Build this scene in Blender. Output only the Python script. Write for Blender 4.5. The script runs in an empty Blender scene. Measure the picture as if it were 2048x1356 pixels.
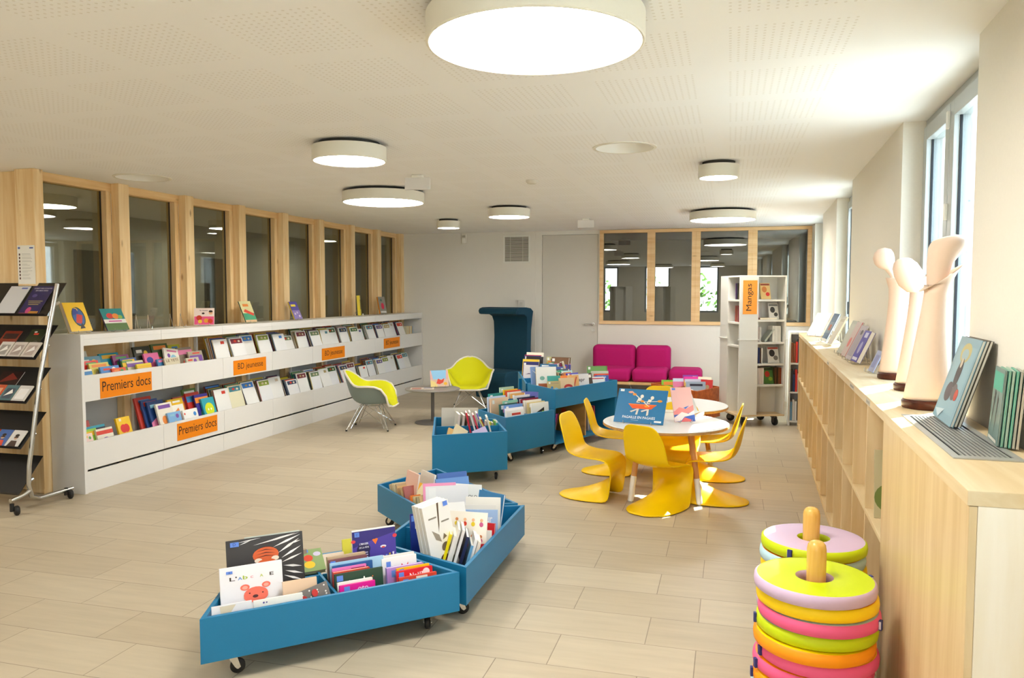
import bpy, math, random
from mathutils import Vector, Matrix
S = bpy.context.scene
COL = S.collection
R = math.radians
PI = math.pi

# ------------------------------------------------------------------ camera
cd = bpy.data.cameras.new('camera'); cam = bpy.data.objects.new('camera', cd); COL.objects.link(cam)
cd.sensor_width = 36.0; cd.lens = 36.0 * 1562 / 2048; cd.clip_start = 0.05; cd.clip_end = 300
YAW = math.atan(436 / 1562); PITCH = math.atan(93 / 1562)
cam.location = (0, 0, 1.56); cam.rotation_euler = (PI / 2 - PITCH, 0, YAW)
S.camera = cam

# ------------------------------------------------------------------ sky, sun, exposure
S.view_settings.view_transform = 'Standard'; S.view_settings.look = 'None'
S.view_settings.exposure = 1.46; S.view_settings.gamma = 1.0; S.view_settings.use_curve_mapping = False
W = bpy.data.worlds.new('sky'); S.world = W; W.use_nodes = True
wn = W.node_tree; bg = wn.nodes['Background']
tc = wn.nodes.new('ShaderNodeTexCoord'); sp = wn.nodes.new('ShaderNodeSeparateXYZ')
rmp = wn.nodes.new('ShaderNodeValToRGB')
rmp.color_ramp.elements[0].position = 0.0; rmp.color_ramp.elements[0].color = (0.92, 0.95, 1.0, 1)
rmp.color_ramp.elements[1].position = 0.7; rmp.color_ramp.elements[1].color = (0.55, 0.73, 1.0, 1)
wn.links.new(tc.outputs['Generated'], sp.inputs[0]); wn.links.new(sp.outputs['Z'], rmp.inputs[0])
wn.links.new(rmp.outputs[0], bg.inputs['Color']); bg.inputs['Strength'].default_value = 4.2

sd = bpy.data.lights.new('sun', 'SUN'); sun = bpy.data.objects.new('sun', sd); COL.objects.link(sun)
sd.energy = 26.0; sd.angle = R(0.53); sd.color = (1.0, 0.93, 0.82)
SUN_TRAVEL = Vector((-0.625, -0.78, -0.80))
sun.rotation_euler = SUN_TRAVEL.to_track_quat('-Z', 'Y').to_euler()

S.cycles.use_denoising = True
S.cycles.max_bounces = 9; S.cycles.diffuse_bounces = 5; S.cycles.glossy_bounces = 4
S.cycles.transparent_max_bounces = 12; S.cycles.sample_clamp_indirect = 8.0
S.cycles.caustics_reflective = False; S.cycles.caustics_refractive = False

# ------------------------------------------------------------------ materials
def lin(h):
    h = h.lstrip('#'); out = []
    for i in (0, 2, 4):
        c = int(h[i:i + 2], 16) / 255
        out.append(c / 12.92 if c <= 0.04045 else ((c + 0.055) / 1.055) ** 2.4)
    return (*out, 1)

_m = {}
def M(hexc, rough=0.5, metal=0.0, spec=0.4, mottle=0.0, scale=60.0, bump=0.0, coat=0.0):
    key = (hexc, rough, metal, spec, mottle, scale, bump, coat)
    if key in _m: return _m[key]
    m = bpy.data.materials.new('surface_%s' % hexc); m.use_nodes = True
    nt = m.node_tree; b = nt.nodes['Principled BSDF']
    b.inputs['Base Color'].default_value = lin(hexc); b.inputs['Roughness'].default_value = rough
    b.inputs['Metallic'].default_value = metal; b.inputs['Specular IOR Level'].default_value = spec
    b.inputs['Coat Weight'].default_value = coat
    if mottle or bump:
        t = nt.nodes.new('ShaderNodeTexCoord'); n = nt.nodes.new('ShaderNodeTexNoise')
        n.inputs['Scale'].default_value = scale; n.inputs['Detail'].default_value = 4
        nt.links.new(t.outputs['Object'], n.inputs['Vector'])
        if mottle:
            mx = nt.nodes.new('ShaderNodeMix'); mx.data_type = 'RGBA'
            c = lin(hexc)
            mx.inputs['A'].default_value = [min(1, v * (1 - mottle)) for v in c[:3]] + [1]
            mx.inputs['B'].default_value = [min(1, v * (1 + mottle)) for v in c[:3]] + [1]
            nt.links.new(n.outputs['Fac'], mx.inputs['Factor']); nt.links.new(mx.outputs['Result'], b.inputs['Base Color'])
        if bump:
            bp = nt.nodes.new('ShaderNodeBump'); bp.inputs['Strength'].default_value = bump; bp.inputs['Distance'].default_value = 0.002
            nt.links.new(n.outputs['Fac'], bp.inputs['Height']); nt.links.new(bp.outputs['Normal'], b.inputs['Normal'])
    _m[key] = m
    return m

def wood(name, c1, c2, axis='z', rough=0.5, scale=9.0, knots=0.0, stretch=14.0, knotcol='8a5a2c'):
    m = bpy.data.materials.new(name); m.use_nodes = True
    nt = m.node_tree; b = nt.nodes['Principled BSDF']; b.inputs['Roughness'].default_value = rough
    b.inputs['Specular IOR Level'].default_value = 0.3
    t = nt.nodes.new('ShaderNodeTexCoord'); mp = nt.nodes.new('ShaderNodeMapping')
    sc = {'x': (1 / stretch, 1, 1), 'y': (1, 1 / stretch, 1), 'z': (1, 1, 1 / stretch)}[axis]
    mp.inputs['Scale'].default_value = [s * scale for s in sc]
    n = nt.nodes.new('ShaderNodeTexNoise'); n.inputs['Scale'].default_value = 3.0; n.inputs['Detail'].default_value = 6; n.inputs['Distortion'].default_value = 0.6
    r = nt.nodes.new('ShaderNodeValToRGB')
    r.color_ramp.elements[0].position = 0.35; r.color_ramp.elements[0].color = lin(c1)
    r.color_ramp.elements[1].position = 0.66; r.color_ramp.elements[1].color = lin(c2)
    nt.links.new(t.outputs['Object'], mp.inputs[0]); nt.links.new(mp.outputs[0], n.inputs['Vector']); nt.links.new(n.outputs['Fac'], r.inputs[0])
    out = r.outputs[0]
    if knots:
        m2 = nt.nodes.new('ShaderNodeMapping')
        m2.inputs['Scale'].default_value = {'x': (2.2, 6, 6), 'y': (6, 2.2, 6), 'z': (6, 6, 2.2)}[axis]
        v = nt.nodes.new('ShaderNodeTexVoronoi'); v.inputs['Scale'].default_value = 1.0
        kr = nt.nodes.new('ShaderNodeValToRGB'); kr.color_ramp.elements[0].position = 0.03; kr.color_ramp.elements[0].color = (knots,) * 3 + (1,)
        kr.color_ramp.elements[1].position = 0.10; kr.color_ramp.elements[1].color = (0, 0, 0, 1)
        mx = nt.nodes.new('ShaderNodeMix'); mx.data_type = 'RGBA'; mx.inputs['B'].default_value = lin(knotcol)
        nt.links.new(t.outputs['Object'], m2.inputs[0]); nt.links.new(m2.outputs[0], v.inputs['Vector']); nt.links.new(v.outputs['Distance'], kr.inputs[0])
        nt.links.new(kr.outputs[0], mx.inputs['Factor']); nt.links.new(out, mx.inputs['A']); out = mx.outputs['Result']
    nt.links.new(out, b.inputs['Base Color'])
    return m

def glass(name, tint, boost=1.8):
    m = bpy.data.materials.new(name); m.use_nodes = True
    nt = m.node_tree; nt.nodes.clear()
    o = nt.nodes.new('ShaderNodeOutputMaterial'); mx = nt.nodes.new('ShaderNodeMixShader')
    t = nt.nodes.new('ShaderNodeBsdfTransparent'); t.inputs[0].default_value = lin(tint)
    g = nt.nodes.new('ShaderNodeBsdfGlossy'); g.inputs['Roughness'].default_value = 0.0
    f = nt.nodes.new('ShaderNodeLayerWeight'); f.inputs['Blend'].default_value = 0.5
    pw = nt.nodes.new('ShaderNodeMath'); pw.operation = 'POWER'; pw.inputs[1].default_value = 5.0
    mu = nt.nodes.new('ShaderNodeMath'); mu.operation = 'MULTIPLY_ADD'; mu.use_clamp = True
    mu.inputs[1].default_value = 0.9; mu.inputs[2].default_value = 0.04 * boost
    nt.links.new(f.outputs['Facing'], pw.inputs[0]); nt.links.new(pw.outputs[0], mu.inputs[0]); nt.links.new(mu.outputs[0], mx.inputs[0])
    nt.links.new(t.outputs[0], mx.inputs[1]); nt.links.new(g.outputs[0], mx.inputs[2]); nt.links.new(mx.outputs[0], o.inputs[0])
    return m

def glow(name, col, strength):
    m = bpy.data.materials.new(name); m.use_nodes = True
    nt = m.node_tree; nt.nodes.clear()
    o = nt.nodes.new('ShaderNodeOutputMaterial'); e = nt.nodes.new('ShaderNodeEmission')
    e.inputs[0].default_value = (*col, 1); e.inputs[1].default_value = strength
    nt.links.new(e.outputs[0], o.inputs[0])
    return m

# ------------------------------------------------------------------ object helpers
def mw(o):
    m = o.matrix_basis.copy()
    while o.parent:
        o = o.parent; m = o.matrix_basis @ m
    return m

LABELS = {}
def tag(o, label, cat, group=None, kind=None):
    o['label'] = label; o['category'] = cat
    LABELS.setdefault(label, []).append(o.name)
    if group: o['group'] = group
    if kind: o['kind'] = kind
    return o

def thing(name, label, cat, loc=(0, 0, 0), rz=0.0, group=None, mat=None):
    o = bpy.data.objects.new(name, None); COL.objects.link(o); o.empty_display_size = 0.1
    if mat is not None: o.matrix_basis = mat
    else:
        o.location = loc; o.rotation_euler = (0, 0, rz)
        o.matrix_basis = Matrix.Translation(loc) @ Matrix.Rotation(rz, 4, 'Z')
    return tag(o, label, cat, group)

class MB:
    def __init__(s): s.v = []; s.f = []; s.m = []; s.mi = 0
    def add(s, vs, fs):
        k = len(s.v); s.v += [tuple(p) for p in vs]
        for f in fs: s.f.append([i + k for i in f]); s.m.append(s.mi)
        return s
    def box(s, x0, x1, y0, y1, z0, z1, T=None):
        vs = [Vector((x, y, z)) for z in (z0, z1) for y in (y0, y1) for x in (x0, x1)]
        if T is not None: vs = [T @ p for p in vs]
        return s.add(vs, [(0, 2, 3, 1), (4, 5, 7, 6), (0, 1, 5, 4), (2, 6, 7, 3), (0, 4, 6, 2), (1, 3, 7, 5)])
    def prism(s, pts, z0, z1, T=None):
        n = len(pts); vs = [Vector((p[0], p[1], z0)) for p in pts] + [Vector((p[0], p[1], z1)) for p in pts]
        if T is not None: vs = [T @ p for p in vs]
        return s.add(vs, [tuple(range(n - 1, -1, -1)), tuple(range(n, 2 * n))] + [(i, (i + 1) % n, n + (i + 1) % n, n + i) for i in range(n)])
    def poly(s, pts, T=None):
        vs = [Vector(p) for p in pts]
        if T is not None: vs = [T @ p for p in vs]
        return s.add(vs, [tuple(range(len(vs)))])
    def tube(s, pts, r, n=8, r2=None, closed=False, caps=True):
        P = [Vector(p) for p in pts]; N = len(P); rings = []
        up = Vector((0, 0, 1)); prev = None
        for i in range(N):
            if closed: d = (P[(i + 1) % N] - P[i - 1])
            else: d = P[min(i + 1, N - 1)] - P[max(i - 1, 0)]
            d.normalize()
            if prev is None: a = d.orthogonal().normalized()
            else:
                a = prev - d * prev.dot(d)
                a = a.normalized() if a.length > 1e-6 else d.orthogonal().normalized()
            prev = a; b = d.cross(a)
            rr = r if r2 is None else r + (r2 - r) * i / (N - 1)
            rings.append([P[i] + (a * math.cos(2 * PI * k / n) + b * math.sin(2 * PI * k / n)) * rr for k in range(n)])
        vs = [p for rg in rings for p in rg]; fs = []
        for i in range(N if closed else N - 1):
            j = (i + 1) % N
            for k in range(n): fs.append((i * n + k, i * n + (k + 1) % n, j * n + (k + 1) % n, j * n + k))
        if caps and not closed:
            fs.append(tuple(range(n - 1, -1, -1))); fs.append(tuple((N - 1) * n + k for k in range(n)))
        return s.add(vs, fs)
    def lathe(s, prof, n=32, T=None, closed=False):
        # prof: (r, z) list; rings joined; r == 0 collapses to a pole
        vs = []; idx = []
        for (r, z) in prof:
            if r <= 1e-9: idx.append([len(vs)] * n); vs.append(Vector((0, 0, z)))
            else:
                idx.append(list(range(len(vs), len(vs) + n)))
                vs += [Vector((r * math.cos(2 * PI * k / n), r * math.sin(2 * PI * k / n), z)) for k in range(n)]
        if T is not None: vs = [T @ p for p in vs]
        fs = []; L = len(prof)
        for i in range(L if closed else L - 1):
            a = idx[i]; b = idx[(i + 1) % L]
            for k in range(n):
                f = [a[k], a[(k + 1) % n], b[(k + 1) % n], b[k]]
                g = []
                for q in f:
                    if q not in g: g.append(q)
                if len(g) >= 3: fs.append(tuple(g))
        return s.add(vs, fs)
    def grid(s, G, closed_u=False):
        nu = len(G); nv = len(G[0]); vs = [Vector(p) for row in G for p in row]; fs = []
        for i in range(nu if closed_u else nu - 1):
            j = (i + 1) % nu
            for k in range(nv - 1): fs.append((i * nv + k, j * nv + k, j * nv + k + 1, i * nv + k + 1))
        return s.add(vs, fs)
    def build(s, name, mats, parent=None, world=False, smooth=False, bevel=0.0, solid=0.0, subdiv=0, loc=None):
        vs = s.v
        if parent is not None and world:
            inv = mw(parent).inverted(); vs = [inv @ Vector(p) for p in vs]
        elif parent is None and loc is not None:
            L = Vector(loc); vs = [Vector(p) - L for p in vs]
        me = bpy.data.meshes.new(name); me.from_pydata([tuple(p) for p in vs], [], s.f)
        if not isinstance(mats, (list, tuple)): mats = [mats]
        for m in mats: me.materials.append(m)
        for p, k in zip(me.polygons, s.m): p.material_index = k
        if smooth is not False:
            for p in me.polygons: p.use_smooth = True
            if smooth is not True: me.set_sharp_from_angle(angle=R(smooth))
        me.update()
        o = bpy.data.objects.new(name, me); COL.objects.link(o)
        if parent is not None: o.parent = parent
        elif loc is not None: o.location = loc
        if solid:
            q = o.modifiers.new('thickness', 'SOLIDIFY'); q.thickness = solid; q.offset = 0
        if subdiv:
            q = o.modifiers.new('smooth', 'SUBSURF'); q.levels = subdiv; q.render_levels = subdiv
        if bevel:
            q = o.modifiers.new('edges', 'BEVEL'); q.width = bevel; q.segments = 2; q.limit_method = 'ANGLE'; q.angle_limit = R(40)
        return o

def struct(o): o['kind'] = 'structure'; return o

def copy_thing(src, mat, label, cat=None, group=None):
    r = src.copy(); COL.objects.link(r); r.matrix_basis = mat
    for k in ('label', 'category', 'group'):
        pass
    tag(r, label, cat or src['category'], group or src.get('group'))
    for ch in list(src.children):
        c = ch.copy(); COL.objects.link(c); c.parent = r
        for g in list(ch.children):
            d = g.copy(); COL.objects.link(d); d.parent = c
    return r

def TR(x, y, z=0.0, rz=0.0): return Matrix.Translation((x, y, z)) @ Matrix.Rotation(rz, 4, 'Z')

_txt = {}
def text_geo(string, bold=0.0):
    if (string, bold) in _txt: return _txt[(string, bold)]
    c = bpy.data.curves.new('lettering', 'FONT'); c.body = string; c.size = 1.0; c.resolution_u = 3; c.offset = bold
    o = bpy.data.objects.new('lettering', c); COL.objects.link(o)
    dg = bpy.context.evaluated_depsgraph_get(); dg.update()
    me = o.evaluated_get(dg).to_mesh()
    vs = [tuple(v.co) for v in me.vertices]; fs = [tuple(p.vertices) for p in me.polygons]
    o.evaluated_get(dg).to_mesh_clear()
    bpy.data.objects.remove(o); bpy.data.curves.remove(c)
    xs = [v[0] for v in vs]; ys = [v[1] for v in vs]
    g = (vs, fs, min(xs), max(xs), min(ys), max(ys)); _txt[(string, bold)] = g
    return g

def add_text(mb, string, T, u0, v0, width, height=None, bold=0.02, vertical=False, slant=0.0):
    """lettering in the XZ plane of T (facing -Y), lower left at (u0, v0), fitted to width (and height)"""
    vs, fs, x0, x1, y0, y1 = text_geo(string, bold)
    sx = width / (x1 - x0); sy = sx if height is None else height / (y1 - y0)
    out = []
    for v in vs:
        a = (v[0] - x0) * sx; b = (v[1] - y0) * sy
        if vertical: a, b = -b, a
        out.append(T @ Vector((u0 + a + slant * b, 0, v0 + b)))
    mb.add(out, fs)

# common materials
WHITE_WALL = M('e9e4d8', 0.75, mottle=0.03, scale=90, bump=0.05)
WHITE_PAINT = M('e6e2d9', 0.7, mottle=0.02, scale=90)
WHITE_LAM = M('e4e2de', 0.38, spec=0.45)
WHITE_PLASTIC = M('ecebe4', 0.4)
STEEL = M('c4c2bd', 0.25, metal=1.0)
CHROME = M('d8d6d2', 0.12, metal=1.0)
DARKRUBBER = M('23201d', 0.6)
TEAL = M('1874a0', 0.42, mottle=0.04, scale=220, bump=0.1)
PINE_V = wood('pine_timber_vertical', 'e6c189', 'f4d9a9', 'z', 0.55, 7, knots=0.7)
PINE_Y = wood('pine_timber_along', 'e3ba80', 'f1cf98', 'y', 0.55, 7, knots=0.5)
PINE_X = wood('pine_timber_across', 'e2b984', 'f0cf9e', 'x', 0.55, 7, knots=0.4)
BIRCH = wood('birch_veneer', 'd3b686', 'e0c89d', 'z', 0.42, 6, stretch=10)
BIRCH_Y = wood('birch_veneer_along', 'd6bc8e', 'e3cda4', 'y', 0.42, 6, stretch=10)
PAPER = M('efe9dc', 0.8)
# ================================================================== SETTING
YB = 11.75; ZC = 2.5
def floor_mat():
    m = bpy.data.materials.new('stoneware_floor_tiles'); m.use_nodes = True
    nt = m.node_tree; b = nt.nodes['Principled BSDF']; b.inputs['Roughness'].default_value = 0.42; b.inputs['Specular IOR Level'].default_value = 0.35
    t = nt.nodes.new('ShaderNodeTexCoord'); mp = nt.nodes.new('ShaderNodeMapping'); mp.inputs['Location'].default_value = (0.12, 0.185, 0)
    br = nt.nodes.new('ShaderNodeTexBrick'); br.offset = 0.37; br.offset_frequency = 2
    br.inputs['Scale'].default_value = 1.0; br.inputs['Brick Width'].default_value = 0.6; br.inputs['Row Height'].default_value = 0.3
    br.inputs['Mortar Size'].default_value = 0.0022; br.inputs['Mortar Smooth'].default_value = 0.3; br.inputs['Bias'].default_value = 0.0
    br.inputs['Color1'].default_value = lin('b3a58d'); br.inputs['Color2'].default_value = lin('beb199'); br.inputs['Mortar'].default_value = lin('8b7c69')
    n = nt.nodes.new('ShaderNodeTexNoise'); n.inputs['Scale'].default_value = 1.0; n.inputs['Detail'].default_value = 5
    m2 = nt.nodes.new('ShaderNodeMapping'); m2.inputs['Scale'].default_value = (2.5, 22, 1)
    mx = nt.nodes.new('ShaderNodeMix'); mx.data_type = 'RGBA'; mx.blend_type = 'OVERLAY'; mx.inputs['Factor'].default_value = 0.16
    nt.links.new(t.outputs['Object'], mp.inputs[0]); nt.links.new(mp.outputs[0], br.inputs['Vector'])
    nt.links.new(t.outputs['Object'], m2.inputs[0]); nt.links.new(m2.outputs[0], n.inputs['Vector'])
    nt.links.new(br.outputs['Color'], mx.inputs['A']); nt.links.new(n.outputs['Fac'], mx.inputs['B']); nt.links.new(mx.outputs['Result'], b.inputs['Base Color'])
    bp = nt.nodes.new('ShaderNodeBump'); bp.invert = True; bp.inputs['Strength'].default_value = 0.4; bp.inputs['Distance'].default_value = 0.002
    nt.links.new(br.outputs['Fac'], bp.inputs['Height']); nt.links.new(bp.outputs['Normal'], b.inputs['Normal'])
    return m
struct(MB().box(-8.2, 1.15, -5.2, 14.5, -0.1, 0.0).build('floor', floor_mat()))

def ceil_mat():
    """plasterboard with square fields of round perforations, plain strips between; none near the windows"""
    m = bpy.data.materials.new('perforated_plasterboard'); m.use_nodes = True
    nt = m.node_tree; b = nt.nodes['Principled BSDF']; b.inputs['Roughness'].default_value = 0.8; b.inputs['Specular IOR Level'].default_value = 0.2
    def math_(op, a, bb=None):
        n = nt.nodes.new('ShaderNodeMath'); n.operation = op
        for i, q in enumerate((a, bb)):
            if q is None: continue
            if isinstance(q, (int, float)): n.inputs[i].default_value = q
            else: nt.links.new(q, n.inputs[i])
        return n.outputs[0]
    t = nt.nodes.new('ShaderNodeTexCoord'); s = nt.nodes.new('ShaderNodeSeparateXYZ'); nt.links.new(t.outputs['Object'], s.inputs[0])
    def cell(v, off):
        a = math_('FLOORED_MODULO', math_('ADD', v, off), 0.58)
        inside = math_('LESS_THAN', a, 0.45)
        h = math_('SUBTRACT', math_('FLOORED_MODULO', a, 0.03), 0.015)
        return inside, h
    ix, hx = cell(s.outputs['X'], 0.03); iy, hy = cell(s.outputs['Y'], -3.51)
    d = math_('SQRT', math_('ADD', math_('MULTIPLY', hx, hx), math_('MULTIPLY', hy, hy)))
    hole = math_('LESS_THAN', d, 0.0054)
    lim = math_('MULTIPLY', math_('LESS_THAN', s.outputs['X'], 0.43), math_('GREATER_THAN', s.outputs['X'], -4.6))
    f = math_('MULTIPLY', math_('MULTIPLY', hole, lim), math_('MULTIPLY', ix, iy))
    mx = nt.nodes.new('ShaderNodeMix'); mx.data_type = 'RGBA'
    mx.inputs['A'].default_value = lin('f3f2f0'); mx.inputs['B'].default_value = lin('e3dfd8')
    nt.links.new(f, mx.inputs['Factor']); nt.links.new(mx.outputs['Result'], b.inputs['Base Color'])
    return m
CEIL = ceil_mat()
def ceiling():
    mb = MB()
    holes = [(-0.677, 5.144, 0.19), (-4.652, 5.411, 0.205)]
    x0, x1, y0, y1 = -8.2, 1.22, -5.2, 14.5
    ya, yb = 4.85, 5.75
    def q(a, b, c, d): mb.poly([(a, c, ZC), (a, d, ZC), (b, d, ZC), (b, c, ZC)])
    q(x0, x1, y0, ya); q(x0, x1, yb, y1)
    xs = [x0, -5.05, -4.25, -1.05, -0.3, x1]
    q(xs[0], xs[1], ya, yb); q(xs[2], xs[3], ya, yb); q(xs[4], xs[5], ya, yb)
    for (cx, cy, r), (a, b) in zip(holes, ((xs[3], xs[4]), (xs[1], xs[2]))):
        n = 48; inner = []; outer = []
        angs = sorted([2 * PI * k / n for k in range(n)] + [math.atan2(yy - cy, xx - cx) % (2 * PI) for xx in (a, b) for yy in (ya, yb)])
        for t in angs:
            c, s_ = math.cos(t), math.sin(t)
            k = min([(b - cx) / c if c > 1e-9 else (a - cx) / c if c < -1e-9 else 1e9, (yb - cy) / s_ if s_ > 1e-9 else (ya - cy) / s_ if s_ < -1e-9 else 1e9])
            outer.append((cx + c * k, cy + s_ * k, ZC)); inner.append((cx + c * r, cy + s_ * r, ZC))
        L = len(angs)
        for i in range(L):
            j = (i + 1) % L; mb.poly([inner[i], inner[j], outer[j], outer[i]])
    mb2 = mb.box(x0, x1, y0, y1, 2.72, 2.8)
    return mb2.build('ceiling', CEIL)
struct(ceiling())

# ---- back wall with its window band and door
def wall_back():
    mb = MB(); y0, y1 = YB, YB + 0.12
    mb.box(-5.4, -2.90, y0, y1, 0, ZC)
    mb.box(-2.90, -1.93, y0 + 0.06, y1, 0, ZC)
    mb.box(-2.90, -2.80, y0 + 0.006, y0 + 0.06, 0, ZC); mb.box(-2.80, -1.93, y0 + 0.006, y0 + 0.06, 2.44, ZC)
    mb.box(-1.93, 1.5, y0, y1, 0, 1.085)
    mb.box(-1.93, -1.905, y0, y1, 1.085, ZC); mb.box(1.09, 1.5, y0, y1, 1.085, ZC); mb.box(-1.905, 1.09, y0, y1, 2.492, ZC)
    struct(mb.build('wall_back', WHITE_PAINT))
wall_back()
d = MB().box(-2.795, -1.935, YB + 0.012, YB + 0.055, 0.005, 2.435).build('door_1', M('d3cec4', 0.55, mottle=0.01), bevel=0.002); struct(d)
h = MB(); h.lathe([(0, 0), (0.026, 0), (0.026, 0.008), (0, 0.008)], 20, T=Matrix.Translation((-2.0, YB + 0.012, 1.08)) @ Matrix.Rotation(PI / 2, 4, 'X'))
h.tube([(-2.0, YB + 0.01, 1.08), (-2.0, YB - 0.045, 1.08), (-2.02, YB - 0.05, 1.08), (-2.135, YB - 0.05, 1.08)], 0.009, 10)
h.build('door_handle', STEEL, d, world=True, smooth=40)
k = MB(); k.lathe([(0, 0), (0.026, 0), (0.026, 0.008), (0, 0.008)], 20, T=Matrix.Translation((-2.0, YB + 0.012, 0.985)) @ Matrix.Rotation(PI / 2, 4, 'X'))
k.box(-2.004, -1.996, YB - 0.0, YB + 0.004, 0.972, 0.984)
k.build('lock_rosette', STEEL, d, world=True, smooth=40)

PANE = glass('interior_glazing', 'd4d6cc', 1.7)
PANE_FAR = glass('far_room_glazing', 'c4c8be', 5.2)
def back_window():
    x0, x1, z0, z1 = -1.905, 1.09, 1.085, 2.492
    fr = MB(); ya, yb = YB - 0.025, YB + 0.10; w = 0.055
    fr.box(x0, x1, ya, yb, z0, z0 + 0.05); fr.box(x0, x1, ya, yb, z1 - 0.045, z1)
    fr.box(x0, x0 + w, ya, yb, z0 + 0.05, z1 - 0.045); fr.box(x1 - w, x1, ya, yb, z0 + 0.05, z1 - 0.045)
    for a, b in ((-1.195, -1.082), (-0.552, -0.428), (0.232, 0.362)):
        fr.box(a, b, ya, yb, z0 + 0.05, z1 - 0.045)
        fr.box((a + b) / 2 - 0.003, (a + b) / 2 + 0.003, ya - 0.003, ya, z0 + 0.05, z1 - 0.045)
    o = struct(fr.build('window_9', PINE_X, bevel=0.003))
    for a, b in ((x0 + w, -1.195), (-1.082, -0.552), (-0.428, 0.232), (0.362, x1 - w)):
        MB().box(a, b, YB + 0.03, YB + 0.036, z0 + 0.05, z1 - 0.045).build('pane', PANE_FAR, o)
back_window()
DARKROOM = M('b5b3a8', 0.8, mottle=0.05, scale=6)
struct(MB().box(-8.1, 1.25, 14.3, 14.4, 0, ZC).build('wall_far_room', DARKROOM))

struct(MB().box(1.12, 1.2, YB + 0.12, 14.3, 0, ZC).build('wall_far_room_side', DARKROOM))
struct(MB().box(-5.3, -5.2, YB + 0.12, 14.3, 0, ZC).build('wall_partition', DARKROOM))
# ---- left wall: pine posts, glazing, infill below
POSTY = [4.78 + 0.858 * i for i in range(9)]
def wall_left():
    mb = MB()
    mb.box(-5.26, -5.18, 4.86, YB, 0, 0.98)
    struct(mb.build('wall_left', M('b9b9b6', 0.6, mottle=0.03)))
    struct(MB().box(-5.28, -5.175, 4.86, YB, 0.98, 1.20).build('trim_1', PINE_Y, bevel=0.003))
    struct(MB().box(-5.28, -5.175, 4.86, YB, 2.43, ZC).build('trim_2', PINE_Y, bevel=0.003))
    for i, y in enumerate(POSTY):
        yy0, yy1 = (y, y + 0.085) if i == 0 else (y - 0.005, y + 0.118)
        if i == 8: yy1 = YB
        struct(MB().box(-5.28 if i == 0 else -5.175, -5.095, yy0, yy1, 0, ZC).build('trim_%d' % (i + 3), PINE_V, bevel=0.004))
    for i in range(8):
        a = POSTY[i] + (0.085 if i == 0 else 0.118); b = POSTY[i + 1] - 0.005
        fr = MB(); fr.box(-5.27, -5.175, b - 0.055, b, 1.20, 2.43); fr.box(-5.27, -5.175, a, a + 0.03, 1.20, 2.43)
        o = struct(fr.build('window_%d' % (i + 1), PINE_V, bevel=0.003))
        MB().box(-5.245, -5.238, a + 0.03, b - 0.055, 1.20, 2.43).build('pane', PANE, o)
        g = MB().box(-5.237, -5.228, b - 0.065, b - 0.055, 1.20, 2.43).build('glazing_bead', M('2c2823', 0.6), o)
wall_left()
# timber wall that turns left beside the magazine rack, and the wider part of the room
struct(MB().box(-8.1, -5.28, 4.86, 4.95, 0, ZC).build('wall_timber', PINE_V, bevel=0.003))
struct(MB().box(-8.2, -8.1, -5.2, 14.4, 0, ZC).build('wall_far_left', WHITE_WALL))
# corridor behind the left glazing
struct(MB().box(-7.35, -7.25, 4.95, 14.3, 0, ZC).build('wall_corridor', M('c4c0b2', 0.8, mottle=0.04, scale=5)))
cd1 = struct(MB().box(-7.25, -7.21, 7.3, 8.2, 0, 2.05).build('door_2', M('6f6b60', 0.6)))
cd2 = struct(MB().box(-7.25, -7.21, 9.6, 10.5, 0, 2.05).build('door_3', M('5e5a52', 0.6)))

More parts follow.
